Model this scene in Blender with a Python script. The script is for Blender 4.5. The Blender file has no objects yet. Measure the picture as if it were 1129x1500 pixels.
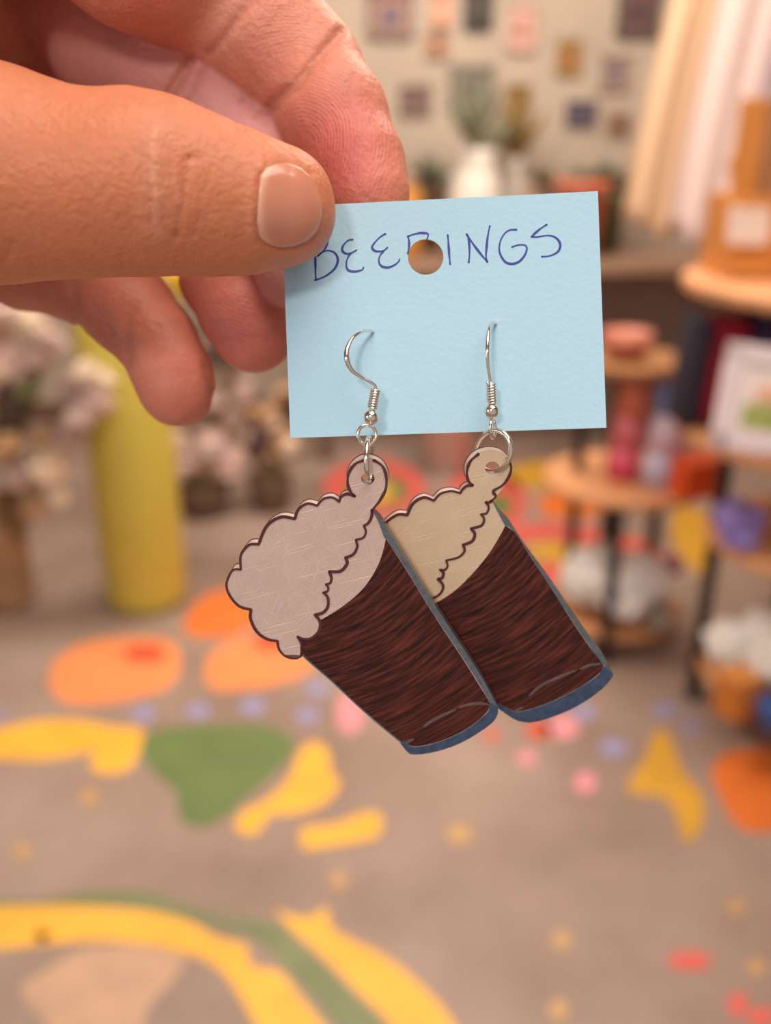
import bpy, bmesh, math, random
import numpy as np
from mathutils import Vector, Matrix, noise
from mathutils.geometry import tessellate_polygon
random.seed(7)
R = math.radians
# ------------------------------------------------------------------ camera
F = 1350.0                      # focal length in pixels of the 1129 x 1500 frame
PITCH = R(22); CAMZ = 1.35
SC = bpy.context.scene
COL = SC.collection
cam_d = bpy.data.cameras.new('camera'); cam = bpy.data.objects.new('camera', cam_d); COL.objects.link(cam)
cam.location = (0, 0, CAMZ); cam.rotation_euler = (R(90) - PITCH, 0, 0)
cam_d.sensor_fit = 'VERTICAL'; cam_d.sensor_height = 36; cam_d.lens = 36 * F / 1500
cam_d.clip_start = 0.005; cam_d.clip_end = 60
cam_d.dof.use_dof = True; cam_d.dof.focus_distance = 0.1185; cam_d.dof.aperture_fstop = 11.5
SC.camera = cam
SC.view_settings.view_transform = 'Standard'; SC.view_settings.look = 'None'
SC.view_settings.gamma = 1; SC.view_settings.use_curve_mapping = False
SC.view_settings.exposure = 0.0
RT = Vector((1, 0, 0)); UP = Vector((0, math.sin(PITCH), math.cos(PITCH))); FW = Vector((0, math.cos(PITCH), -math.sin(PITCH)))
CO = Vector((0, 0, CAMZ))
def W(x, y, d):                 # camera frame millimetres (right, up, depth) -> world metres
    return CO + (RT * x + UP * y + FW * d) * 0.001
def D(px, py, d):               # a point seen at a pixel, d millimetres deep
    return W((px - 564.5) / F * d, (750 - py) / F * d, d)
def ray(px, py): return FW + RT * ((px - 564.5) / F) + UP * ((750 - py) / F)
def G(px, py, z=0.0):           # on a horizontal plane
    r = ray(px, py); return CO + r * ((z - CAMZ) / r.z)
def Y(px, py, y):               # on a wall plane
    r = ray(px, py); return CO + r * (y / r.y)
# ------------------------------------------------------------------ world and lights
wd = bpy.data.worlds.new('world'); SC.world = wd; wd.use_nodes = True
wd.node_tree.nodes['Background'].inputs[0].default_value = (1.0, 0.93, 0.86, 1)
wd.node_tree.nodes['Background'].inputs[1].default_value = 0.42
def area(name, loc, target, size, power, col, sy=None):
    l = bpy.data.lights.new(name, 'AREA'); l.energy = power; l.color = col; l.size = size
    if sy: l.shape = 'RECTANGLE'; l.size_y = sy
    o = bpy.data.objects.new(name, l); COL.objects.link(o); o.location = loc
    o.rotation_euler = (Vector(target) - Vector(loc)).to_track_quat('-Z', 'Y').to_euler(); return o
HAND = W(-15, 20, 118)
area('key_lamp', CO - FW * 1.5 - RT * 0.42 + UP * 0.30, HAND, 0.20, 8.5, (1.0, 0.90, 0.80))
area('ceiling_panel', (0.25, -0.15, 2.75), HAND, 1.2, 25, (1.0, 0.90, 0.80))
area('shop_window', (-2.2, -0.9, 1.7), HAND, 1.0, 7, (0.72, 0.86, 1.0))
area('overhead_light', (-0.9, 2.2, 2.75), (-0.9, 2.2, 0), 0.9, 40, (1.0, 0.88, 0.74))
area('overhead_light', (0.9, 2.6, 2.75), (0.9, 2.8, 0), 0.9, 33, (1.0, 0.86, 0.70))
area('overhead_light', (0.75, 1.35, 2.75), (0.85, 1.9, 0.4), 0.6, 16, (1.0, 0.88, 0.74))  # unseen lamp, added to brighten the stands at the right
area('overhead_light', (0.2, 3.4, 2.75), (0.2, 4.0, 0.6), 0.8, 30, (1.0, 0.90, 0.78))
# ------------------------------------------------------------------ helpers
def sr(r, g, b):                # sRGB 0..255 -> linear
    f = lambda c: (c / 255) / 12.92 if c <= 10 else (((c / 255) + 0.055) / 1.055) ** 2.4
    return (f(r), f(g), f(b), 1)
MATS = {}
def mat(name, col, rough=0.6, metal=0.0, sss=0.0, var=0.0, scale=20.0, bump=0.0, bscale=None, coat=0.0, spec=0.5):
    if name in MATS: return MATS[name]
    m = bpy.data.materials.new(name); m.use_nodes = True; MATS[name] = m
    nt = m.node_tree; n = nt.nodes; L = nt.links; b = n['Principled BSDF']
    b.inputs['Base Color'].default_value = col; b.inputs['Roughness'].default_value = rough
    b.inputs['Metallic'].default_value = metal; b.inputs['Coat Weight'].default_value = coat
    b.inputs['Specular IOR Level'].default_value = spec
    tc = n.new('ShaderNodeTexCoord')
    if var:
        t = n.new('ShaderNodeTexNoise'); t.inputs['Scale'].default_value = scale; t.inputs['Detail'].default_value = 5
        L.new(tc.outputs['Object'], t.inputs['Vector'])
        r = n.new('ShaderNodeValToRGB'); r.color_ramp.elements[0].position = 0.3; r.color_ramp.elements[1].position = 0.7
        r.color_ramp.elements[0].color = tuple(max(0, c * (1 - var)) for c in col[:3]) + (1,)
        r.color_ramp.elements[1].color = tuple(min(1, c * (1 + var)) for c in col[:3]) + (1,)
        L.new(t.outputs['Fac'], r.inputs[0]); L.new(r.outputs[0], b.inputs['Base Color'])
    if bump:
        t2 = n.new('ShaderNodeTexNoise'); t2.inputs['Scale'].default_value = bscale or scale; t2.inputs['Detail'].default_value = 6
        L.new(tc.outputs['Object'], t2.inputs['Vector'])
        bp = n.new('ShaderNodeBump'); bp.inputs['Strength'].default_value = 1; bp.inputs['Distance'].default_value = bump
        L.new(t2.outputs['Fac'], bp.inputs['Height']); L.new(bp.outputs[0], b.inputs['Normal'])
    if sss:
        b.inputs['Subsurface Weight'].default_value = sss
    return m
def prop(o, label=None, cat=None, group=None, kind=None):
    for k, v in (('label', label), ('category', cat), ('group', group), ('kind', kind)):
        if v: o[k] = v
    return o
def empty(name, loc, label, cat, group=None):
    o = bpy.data.objects.new(name, None); o.empty_display_size = 0.02; COL.objects.link(o); o.location = loc
    return prop(o, label, cat, group)
def wloc(p):
    v = Vector((0, 0, 0))
    while p: v += p.location; p = p.parent
    return v
def mesh_obj(name, verts, faces, m, parent=None, smooth=False, origin=None):
    """verts in world coordinates; stored relative to the object's origin"""
    base = wloc(parent) if parent else Vector((0, 0, 0))
    org = Vector(origin) if origin is not None else (base if parent else Vector((0, 0, 0)))
    me = bpy.data.meshes.new(name)
    me.from_pydata([tuple(Vector(v) - org) for v in verts], [], faces); me.validate()
    if isinstance(m, (list, tuple)):
        for q in m: me.materials.append(q)
    else: me.materials.append(m)
    if smooth: me.polygons.foreach_set('use_smooth', [True] * len(me.polygons))
    o = bpy.data.objects.new(name, me); COL.objects.link(o); o.parent = parent; o.location = org - base
    return o
def fixn(o):
    bm = bmesh.new(); bm.from_mesh(o.data); bmesh.ops.recalc_face_normals(bm, faces=bm.faces); bm.to_mesh(o.data); bm.free(); return o
class MB:
    def __init__(s): s.v = []; s.f = []
    def add(s, v, f):
        k = len(s.v); s.v += [Vector(p) for p in v]; s.f += [tuple(i + k for i in q) for q in f]; return s
    def box(s, c, size, rot=None, bev=0.0):
        bm = bmesh.new(); bmesh.ops.create_cube(bm, size=1)
        bmesh.ops.scale(bm, vec=Vector(size), verts=bm.verts)
        if bev: bmesh.ops.bevel(bm, geom=bm.edges[:], offset=bev, segments=2, affect='EDGES', profile=0.5)
        if rot is not None: bmesh.ops.rotate(bm, cent=(0, 0, 0), matrix=rot, verts=bm.verts)
        bm.verts.index_update()
        s.add([v.co + Vector(c) for v in bm.verts], [[v.index for v in f.verts] for f in bm.faces]); bm.free(); return s
    def lathe(s, c, prof, seg=32, wob=None, rot=None):
        v = []; f = []; n = len(prof)
        for i, (r, z) in enumerate(prof):
            for j in range(seg):
                a = 2 * math.pi * j / seg; rr = r * (wob(a, i / max(1, n - 1)) if wob else 1)
                p = Vector((rr * math.cos(a), rr * math.sin(a), z))
                if rot is not None: p = rot @ p
                v.append(p + Vector(c))
        for i in range(n - 1):
            for j in range(seg):
                k = (j + 1) % seg; f.append((i * seg + j, i * seg + k, (i + 1) * seg + k, (i + 1) * seg + j))
        f.append(tuple(range(seg))[::-1]); f.append(tuple((n - 1) * seg + j for j in range(seg)))
        return s.add(v, f)
    def tube(s, pts, rad, seg=10, closed=False, sy=None):
        pts = [Vector(p) for p in pts]; n = len(pts)
        rad = rad if isinstance(rad, (list, tuple)) else [rad] * n
        v = []; f = []; up = None
        for i in range(n):
            t = (pts[(i + 1) % n] - pts[i - 1]) if (closed or 0 < i < n - 1) else (pts[1] - pts[0] if i == 0 else pts[-1] - pts[-2])
            t.normalize()
            if up is None: up = t.orthogonal().normalized()
            up = (up - t * up.dot(t)).normalized(); sd = t.cross(up)
            for j in range(seg):
                a = 2 * math.pi * j / seg; v.append(pts[i] + (up * math.cos(a) + sd * math.sin(a)) * rad[i])
        m = n if closed else n - 1
        off = 0
        if closed:                                  # align the last ring with the first
            best = min(range(seg), key=lambda q: (v[(n - 1) * seg] - v[q]).length); off = best
        for i in range(m):
            for j in range(seg):
                k = (j + 1) % seg; i2 = (i + 1) % n; o = off if (closed and i == n - 1) else 0
                f.append((i * seg + j, i * seg + k, i2 * seg + (k + o) % seg, i2 * seg + (j + o) % seg))
        if not closed: f.append(tuple(range(seg))[::-1]); f.append(tuple((n - 1) * seg + j for j in range(seg)))
        return s.add(v, f)
    def build(s, name, m, parent=None, smooth=False, origin=None):
        return fixn(mesh_obj(name, s.v, s.f, m, parent, smooth, origin))
def catmull(P, n=6, closed=False):
    P = [Vector(p) for p in P]; out = []; N = len(P)
    for i in range(N if closed else N - 1):
        g = (lambda k: P[k % N]) if closed else (lambda k: P[min(max(k, 0), N - 1)])
        a, b, c, d = g(i - 1), g(i), g(i + 1), g(i + 2)
        for j in range(n):
            t = j / n
            out.append(0.5 * ((2 * b) + (c - a) * t + (2 * a - 5 * b + 4 * c - d) * t * t + (3 * b - a - 3 * c + d) * t ** 3))
    if not closed: out.append(P[-1])
    return out
def slab(name, outer, holes, fr, z0, z1, m, parent=None, side=None, origin=None):
    """flat plate: outline and holes as 2-D points in the frame fr(x, y, z) -> world"""
    loops = [outer] + list(holes); pts = [p for l in loops for p in l]
    tris = tessellate_polygon([[Vector((p[0], p[1], 0)) for p in l] for l in loops])
    n = len(pts); v = [fr(p[0], p[1], z1) for p in pts] + [fr(p[0], p[1], z0) for p in pts]
    f = [tuple(t) for t in tris] + [tuple(i + n for i in reversed(t)) for t in tris]; nt = len(f); k = 0
    for l in loops:
        for i in range(len(l)):
            a = k + i; b = k + (i + 1) % len(l); f.append((a, b, b + n, a + n))
        k += len(l)
    o = fixn(mesh_obj(name, v, f, [m, side] if side else m, parent, origin=origin))
    if side:
        for i, p in enumerate(o.data.polygons): p.material_index = 0 if len(p.vertices) == 3 else 1
    o['side_start'] = nt
    return o
def ribbon_pts(P, w):
    P = [Vector((p[0], p[1])) for p in P]; L = []; Rr = []
    for i in range(len(P)):
        t = (P[min(i + 1, len(P) - 1)] - P[max(i - 1, 0)])
        if t.length < 1e-9: t = Vector((1, 0))
        t.normalize(); nn = Vector((-t.y, t.x)); ww = w(i / max(1, len(P) - 1)) if callable(w) else w
        L.append(P[i] + nn * ww / 2); Rr.append(P[i] - nn * ww / 2)
    return L, Rr
def ribbons(name, lines, w, fr, z0, z1, m, parent):
    """drawn strokes: a thin layer with round-ish ends"""
    mb = MB()
    for P in lines:
        L, Rr = ribbon_pts(P, w); n = len(L)
        v = [fr(p[0], p[1], z1) for p in L + Rr] + [fr(p[0], p[1], z0) for p in L + Rr]
        f = []
        for i in range(n - 1):
            f.append((i, i + 1, n + i + 1, n + i)); f.append((2 * n + i, 3 * n + i, 3 * n + i + 1, 2 * n + i + 1))
            f.append((i, 2 * n + i, 2 * n + i + 1, i + 1)); f.append((n + i, n + i + 1, 3 * n + i + 1, 3 * n + i))
        f.append((0, n, 3 * n, 2 * n)); f.append((n - 1, 2 * n - 1 + 2 * n, 3 * n - 1, 2 * n - 1)[::-1] if False else (n - 1, 3 * n - 1, 4 * n - 1, 2 * n - 1))
        mb.add(v, f)
        for q, ww in ((P[0], w(0) if callable(w) else w), (P[-1], w(1) if callable(w) else w)):
            c = [(q[0] + ww / 2 * math.cos(a * math.pi / 5), q[1] + ww / 2 * math.sin(a * math.pi / 5)) for a in range(10)]
            mb.add([fr(x, y, z1) for x, y in c] + [fr(x, y, z0) for x, y in c],
                   [tuple(range(10)), tuple(range(19, 9, -1))] + [(i, (i + 1) % 10, 10 + (i + 1) % 10, 10 + i) for i in range(10)])
    return mb.build(name, m, parent)
# ------------------------------------------------------------------ the room
YW = 4.6; XL, XR, ZC, YB = -3.2, 3.0, 2.9, -1.6
def painted(name, m, lines_px, T=0.0015, z=0.0):
    pts = [G(px, py) for px, py in lines_px]
    sm = catmull(pts, 4, True); c = Vector((sum(p.x for p in sm) / len(sm), sum(p.y for p in sm) / len(sm), 0))
    o = slab(name, [(p.x, p.y) for p in sm], [], lambda x, y, zz: Vector((x, y, zz)), z - 0.0005, z + T, m, floor, origin=c)
    return o
def concrete():
    m = bpy.data.materials.new('worn_concrete'); m.use_nodes = True; nt = m.node_tree; n = nt.nodes; L = nt.links; b = n['Principled BSDF']
    tc = n.new('ShaderNodeTexCoord'); a = n.new('ShaderNodeTexNoise'); a.inputs['Scale'].default_value = 1.6; a.inputs['Detail'].default_value = 6; a.inputs['Roughness'].default_value = 0.6
    L.new(tc.outputs['Object'], a.inputs['Vector'])
    r = n.new('ShaderNodeValToRGB'); e = r.color_ramp.elements; e[0].position = 0.32; e[0].color = sr(134, 110, 96); e[1].position = 0.7; e[1].color = sr(174, 152, 140)
    q = e.new(0.5); q.color = sr(156, 132, 120)
    L.new(a.outputs['Fac'], r.inputs[0]); L.new(r.outputs[0], b.inputs['Base Color']); b.inputs['Roughness'].default_value = 0.5
    t = n.new('ShaderNodeTexNoise'); t.inputs['Scale'].default_value = 40; L.new(tc.outputs['Object'], t.inputs['Vector'])
    bp = n.new('ShaderNodeBump'); bp.inputs['Distance'].default_value = 0.001; L.new(t.outputs['Fac'], bp.inputs['Height']); L.new(bp.outputs[0], b.inputs['Normal']); return m
floor = MB().box(((XL + XR) / 2, (YB + YW) / 2, -0.05), (XR - XL, YW - YB, 0.1)).build('floor', concrete()); prop(floor, 'worn brown grey concrete floor painted with flowers and leaves', kind='structure')
MW = mat('warm_plaster', sr(188, 170, 154), 0.85, var=0.10, scale=3)
for nm, c, s, lb in (('wall_back', ((XL + XR) / 2, YW + 0.05, ZC / 2), (XR - XL, 0.1, ZC), 'warm beige wall hung with small pictures'),
                     ('wall_left', (XL - 0.05, (YB + YW) / 2, ZC / 2), (0.1, YW - YB, ZC), 'plain beige wall at the left'),
                     ('wall_right', (XR + 0.05, (YB + YW) / 2, ZC / 2), (0.1, YW - YB, ZC), 'plain beige wall at the right'),
                     ('ceiling', ((XL + XR) / 2, (YB + YW) / 2, ZC + 0.05), (XR - XL, YW - YB, 0.1), 'pale ceiling')):
    prop(MB().box(c, s).build(nm, MW), lb, kind='structure')
prop(MB().box(((XL + XR) / 2, YW - 0.01, 0.05), (XR - XL, 0.02, 0.1)).build('baseboard_back', mat('brown_base', sr(112, 84, 66), 0.6)), 'brown baseboard', kind='structure')
# floor painting
OR = mat('orange_floor_paint', sr(240, 146, 90), 0.5, var=0.08, scale=9); OR2 = mat('deep_orange_floor_paint', sr(230, 120, 50), 0.5, var=0.08, scale=9)
YE = mat('yellow_floor_paint', sr(246, 182, 62), 0.5, var=0.10, scale=8); GR = mat('green_floor_paint', sr(104, 124, 72), 0.5, var=0.12, scale=8)
RD = mat('red_floor_paint', sr(214, 82, 52), 0.5); PU = mat('lilac_floor_paint', sr(156, 148, 190), 0.5); PK = mat('pink_floor_paint', sr(232, 150, 160), 0.5)
CR = mat('coral_floor_paint', sr(218, 96, 86), 0.5); CRM = mat('cream_floor_stain', sr(196, 158, 132), 0.6, var=0.12, scale=14); DY = mat('ochre_floor_paint', sr(212, 158, 50), 0.5, var=0.1, scale=8)
def oval(cx, cy, a, b, n=14, rot=0): return [(cx + a * math.cos(t * 2 * math.pi / n) * math.cos(rot) - b * math.sin(t * 2 * math.pi / n) * math.sin(rot), cy + a * math.cos(t * 2 * math.pi / n) * math.sin(rot) + b * math.sin(t * 2 * math.pi / n) * math.cos(rot)) for t in range(n)]
painted('painted_petal', OR, [(72, 1000), (85, 965), (130, 940), (200, 934), (250, 940), (264, 962), (255, 1000), (215, 1018), (150, 1032), (95, 1030)])
painted('painted_petal', OR, [(300, 985), (312, 955), (350, 935), (400, 930), (450, 930), (470, 955), (450, 985), (400, 1005), (340, 1012), (308, 1008)])
painted('painted_petal', OR2, [(270, 925), (285, 885), (320, 866), (370, 856), (420, 862), (430, 890), (380, 915), (320, 935)])
painted('painted_spot', RD, oval(212, 958, 32, 13), z=.0015); painted('painted_spot', RD, oval(400, 940, 30, 12), z=.0015)
painted('painted_petal', OR2, [(1042, 1130), (1060, 1105), (1100, 1098), (1150, 1102), (1190, 1140), (1170, 1200), (1120, 1220), (1080, 1210), (1055, 1170)])
painted('painted_leaf', GR, [(208, 1085), (240, 1068), (310, 1062), (380, 1062), (425, 1080), (430, 1100), (405, 1130), (365, 1165), (325, 1200), (290, 1212), (262, 1195), (258, 1160), (235, 1140), (215, 1120)])
painted('painted_stroke', YE, [(-60, 1075), (0, 1068), (60, 1056), (120, 1056), (170, 1066), (208, 1070), (202, 1105), (188, 1128), (150, 1134), (132, 1122), (138, 1102), (100, 1108), (50, 1114), (0, 1112), (-60, 1120)])
painted('painted_stroke', YE, [(345, 1210), (355, 1190), (395, 1170), (425, 1138), (440, 1100), (465, 1088), (482, 1105), (484, 1130), (498, 1150), (470, 1180), (430, 1192), (395, 1195), (380, 1218), (358, 1222)])
painted('painted_stroke', YE, [(440, 1225), (448, 1212), (490, 1208), (525, 1194), (556, 1192), (556, 1222), (530, 1232), (480, 1240), (446, 1244)])
painted('painted_stroke', DY, [(958, 1075), (970, 1068), (985, 1090), (1000, 1130), (1025, 1160), (1032, 1190), (1020, 1225), (1000, 1230), (992, 1200), (975, 1170), (945, 1165), (920, 1160), (925, 1140), (945, 1110)])
painted('painted_band', YE, [(-80, 1335), (0, 1330), (110, 1328), (220, 1336), (280, 1352), (320, 1375), (360, 1385), (368, 1415), (410, 1425), (440, 1460), (480, 1510), (520, 1560), (430, 1560), (380, 1510), (345, 1450), (310, 1412), (240, 1388), (150, 1378), (60, 1384), (-80, 1392)])
painted('painted_band', YE, [(405, 1335), (425, 1342), (455, 1345), (478, 1330), (486, 1360), (520, 1380), (560, 1400), (600, 1430), (650, 1480), (690, 1560), (600, 1560), (570, 1500), (520, 1450), (470, 1400), (430, 1365)])
painted('painted_vine', mat('faded_green_paint', sr(120, 128, 88), .5, var=.15, scale=9), [(-80, 1322), (60, 1318), (140, 1306), (220, 1308), (280, 1330), (340, 1345), (400, 1352), (440, 1385), (500, 1440), (560, 1500), (600, 1560), (540, 1560), (480, 1490), (430, 1430), (370, 1375), (300, 1352), (200, 1330), (60, 1326), (-80, 1330)], T=.001)
painted('painted_patch', CRM, [(30, 1450), (70, 1420), (120, 1392), (200, 1385), (270, 1400), (250, 1440), (215, 1480), (200, 1540), (110, 1550), (60, 1490)], T=.0008)
for i, (x_, y_, a, b) in enumerate([(210, 1046, 17, 11), (290, 1042, 17, 11), (370, 1035, 19, 12), (450, 1048, 17, 11), (465, 1010, 17, 10), (898, 1096, 20, 13), (973, 1040, 16, 11), (855, 1045, 18, 10), (1012, 1065, 12, 9), (0, 1050, 9, 8), (590, 985, 15, 9)]):
    painted('painted_dot', PU, oval(x_, y_, a, b, 10))
FNT = mat('faint_ochre_paint', sr(196, 154, 104), .5)
for m_, x_, y_, a, b in ((PK, 513, 1045, 20, 30), (PK, 822, 1066, 26, 17), (RD, 790, 1070, 20, 13), (PK, 857, 1147, 16, 15), (CR, 1010, 1408, 32, 13), (CR, 1080, 1472, 14, 18), (CR, 1115, 1490, 20, 14), (FNT, 672, 1222, 18, 15), (FNT, 822, 1378, 14, 14), (FNT, 1108, 1417, 12, 12),
                         (FNT, 818, 1480, 14, 16), (CR, 62, 1372, 10, 8), (FNT, 131, 1168, 13, 12), (FNT, 33, 1247, 13, 11), (FNT, 496, 1290, 12, 12), (CR, 720, 1078, 12, 8), (PK, 772, 1110, 14, 10), (FNT, 1078, 1330, 12, 10)):
    painted('painted_fleck', m_, oval(x_, y_, a, b, 9))
# painted flowers seen under the card and between the earrings
for ring_, m_ in (((548, 715, 74, 42), CR), ((552, 720, 46, 24), GR), ((553, 722, 24, 12), YE)): painted('painted_flower', m_, oval(*ring_), z=.0015 if m_ is GR else (.003 if m_ is YE else 0))
painted('painted_flower', CR, oval(710, 735, 62, 46)); painted('painted_flower', GR, oval(722, 742, 30, 18), z=.0015)
painted('painted_band', DY, [(740, 690), (790, 676), (850, 684), (860, 712), (800, 716), (750, 712)]); painted('painted_band', OR2, [(790, 730), (840, 716), (880, 722), (880, 752), (830, 760), (795, 752)])
painted('painted_band', CR, [(740, 775), (800, 766), (880, 776), (960, 800), (960, 818), (880, 800), (800, 790), (750, 794)]); painted('painted_band', DY, [(770, 800), (830, 796), (900, 815), (880, 830), (800, 822)])
painted('painted_band', CR, [(760, 835), (830, 826), (870, 850), (850, 872), (790, 862)]); painted('painted_band', OR2, [(800, 885), (850, 868), (880, 900), (885, 935), (850, 930), (815, 912)])
painted('painted_band', DY, [(990, 745), (1030, 750), (1040, 800), (1045, 850), (1010, 830), (985, 790)])
# ---- pictures on the wall
def picture(px, py, w, h, fcol, c1, c2, label, tilt=0):
    c = Y(px, py, YW); s = c.y / F * 1.0; sc_ = (c - CO).dot(FW) / F; w *= sc_; h *= sc_
    c.y = YW - 0.013
    root = empty('framed_picture', (c.x, YW - 0.001, c.z - h / 2), label, 'picture', 'small pictures on the back wall')
    fm = mat('frame_%s' % (fcol,), sr(*fcol), 0.5); b = min(w, h) * 0.12; mb = MB()
    for cx, cz, sx, sz in ((0, h / 2 - b / 2, w, b), (0, -h / 2 + b / 2, w, b), (-w / 2 + b / 2, 0, b, h), (w / 2 - b / 2, 0, b, h)): mb.box((c.x + cx, YW - 0.014, c.z + cz), (sx, 0.026, sz), bev=0.003)
    mb.build('frame', fm, root)
    MB().box((c.x, YW - 0.007, c.z), (w - b, 0.010, h - b)).build('print', mat('print_%s' % (c1,), sr(*c1), 0.6, var=.2, scale=12), root)
    MB().lathe((c.x, YW - 0.0135, c.z - h * .05), [(min(w, h) * .26, 0), (min(w, h) * .22, 0.002)], 12, lambda a, t: 1 + .25 * math.sin(3 * a + px), rot=Matrix.Rotation(R(90), 3, 'X')).build('motif', mat('motif_%s' % (c2,), sr(*c2), 0.6), root)
    return root
for a in ((572, 22, 66, 62, (128, 108, 104), (170, 130, 112), (110, 92, 110), 'grey framed mauve picture by the knuckle of the raised finger'),
          (700, 8, 42, 66, (44, 42, 40), (52, 48, 46), (90, 78, 68), 'narrow charcoal picture cut by the top edge of the view'),
          (764, 42, 40, 60, (206, 164, 148), (218, 170, 160), (168, 112, 84), 'pale pink picture right of the charcoal one'),
          (832, 84, 34, 46, (160, 122, 62), (176, 132, 70), (140, 60, 36), 'gold picture with a rust red motif'),
          (934, 14, 62, 76, (78, 74, 58), (112, 78, 78), (82, 56, 60), 'dark olive framed maroon picture beside the cream garment'),
          (608, 146, 46, 40, (132, 104, 92), (140, 110, 104), (100, 70, 74), 'brown picture just right of the fingertip'),
          (690, 128, 64, 58, (122, 114, 98), (138, 130, 114), (96, 94, 84), 'grey green picture above the white vases'),
          (758, 144, 34, 36, (138, 104, 40), (150, 112, 48), (116, 88, 40), 'small ochre picture right of the grey green one'),
          (850, 166, 44, 34, (96, 82, 92), (104, 90, 104), (70, 62, 88), 'plum picture low on the wall above the coral flower pot'),
          (900, 106, 44, 48, (178, 152, 138), (150, 128, 126), (120, 102, 108), 'taupe picture with a grey motif near the cream garment'),
          (640, 66, 34, 30, (176, 130, 100), (190, 146, 116), (158, 110, 86), 'small tan picture level with the bent finger joint'),
          (905, 182, 32, 30, (158, 128, 104), (150, 112, 86), (122, 84, 60), 'tiny brown picture under the taupe one'),
          (646, 14, 30, 44, (196, 150, 126), (226, 160, 136), (230, 180, 150), 'peach picture at the top beside the mauve one')): picture(*a)
# ---- counter along the wall
WOOD = mat('oiled_wood', sr(158, 126, 106), 0.5, var=0.18, scale=6); DW = mat('dark_wood', sr(104, 82, 72), 0.6, var=0.15, scale=5)
ct = empty('display_counter', (0.75, 4.2, 0), 'long wooden counter along the back wall, laden with vases and pots', 'counter')
MB().box((0.75, 4.25, 0.85), (2.2, 0.62, 0.05), bev=.006).build('counter_top', WOOD, ct)
MB().box((0.75, 4.46, 0.42), (2.04, 0.04, 0.8)).build('back_panel', mat('taupe_panel', sr(138, 116, 108), .7, var=.1, scale=4), ct)
for x_ in (-0.27, 1.77):
    for y_ in (4.0, 4.5): MB().box((x_, y_, 0.4125), (0.06, 0.06, 0.825), bev=.004).build('leg', DW, ct)
CT = 0.875
def pot(name, x, y, z, prof, m, label, cat, group=None, seg=24):
    root = empty(name, (x, y, z), label, cat, group)
    MB().lathe((x, y, z), prof, seg).build('body', m, root, True); return root
def vase(x, y, z, r, h, m, label, name='vase', group=None):
    r0 = pot(name, x, y, z, [(r * .6, 0), (r * .95, h * .12), (r, h * .45), (r * .8, h * .75), (r * .5, h * .9), (r * .6, h), (r * .5, h), (r * .42, h * .9)], m, label, 'vase', group); return r0
def leafy(root, c, r, h, m, n=22, seed=1, name='foliage'):
    rnd = random.Random(seed); mb = MB()
    for i in range(n):
        a = rnd.uniform(0, 6.28); e = rnd.uniform(.2, 1.3); L_ = h * rnd.uniform(.7, 1.1); d = Vector((math.cos(a) * math.cos(e) * r / h * 1.4, math.sin(a) * math.cos(e) * r / h * 1.4, math.sin(e))).normalized()
        s_ = d.cross(Vector((0, 0, 1))).normalized() * L_ * .11; p = Vector(c); t = p + d * L_; q = p + d * L_ * .6
        up_ = s_.cross(d).normalized() * L_ * .02
        mb.add([p, q + s_ + up_, t, q - s_ + up_, q - up_ * 2], [(0, 1, 4), (1, 2, 4), (2, 3, 4), (3, 0, 4), (0, 3, 2, 1)])
    return mb.build(name, m, root)
WH = mat('white_glaze', sr(222, 212, 202), 0.3); cx = lambda px, y_=4.2: (px - 564.5) / F * (y_ * math.cos(PITCH) + .45 * math.sin(PITCH))
vase(cx(692), 4.15, CT, 0.125, 0.44, WH, 'tall white vase in the middle of the counter', 'tall_vase')
leafy(bpy.data.objects['tall_vase'], (cx(692), 4.15, CT + .42), .10, .27, mat('grey_green_leaf', sr(128, 128, 104), .8), 26, 31, 'dried_foliage')
vase(cx(750, 4.3), 4.34, CT, 0.07, 0.40, mat('pearl_glaze', sr(206, 196, 186), .35), 'slimmer pearl grey vase right of the tall white one', 'slim_vase')
leafy(bpy.data.objects['slim_vase'], (cx(750, 4.3), 4.34, CT + .37), .05, .28, mat('ochre_leaf', sr(150, 120, 70), .8), 18, 33, 'dried_foliage')
LEAFM = [mat('sage_leaf', sr(112, 116, 92), .7), mat('dark_leaf', sr(70, 82, 58), .7), mat('olive_leaf', sr(122, 108, 62), .7)]
def potted(x, y, z, r, h, m, lm, lh, label, seed):
    root = empty('potted_plant', (x, y, z), label, 'plant')
    MB().lathe((x, y, z), [(r * .7, 0), (r, h * .85), (r * 1.1, h * .87), (r * 1.1, h), (r * .95, h), (r * .9, h * .9)], 20).build('flowerpot', m, root, True)
    leafy(root, (x, y, z + h * .9), r * 1.6, lh, lm, 26, seed); return root
TER = mat('coral_glaze', sr(206, 112, 84), .45)
potted(cx(840), 4.10, CT, .11, .32, TER, LEAFM[0], .13, 'coral pot with sage leaves on the counter above the blue card corner', 3)
potted(cx(895), 4.36, CT, .09, .26, mat('green_glaze', sr(96, 104, 78), .4), LEAFM[1], .18, 'dark green plant in a green pot beside the cream garment', 5)
potted(cx(630), 4.42, CT, .07, .27, mat('brown_glaze', sr(128, 92, 70), .4), LEAFM[0], .2, 'grey green plant in a brown pot left of the tall white vase', 7)
potted(cx(795), 4.42, CT, .07, .28, mat('umber_glaze', sr(112, 80, 68), .4), LEAFM[2], .16, 'olive plant in an umber pot right of the pearl vase', 9)
def jar(x, y, z, r, h, m, lm, label):
    root = pot('lidded_jar', x, y, z, [(r * .85, 0), (r, h * .1), (r, h * .75), (r * .8, h * .85), (r * .78, h * .86)], m, label, 'jar'); MB().lathe((x, y, z + h * .86), [(r * .86, 0), (r * .86, h * .1), (r * .3, h * .13), (r * .15, h * .2), (r * .1, h * .22)], 20).build('lid', lm, root, True)
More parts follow.
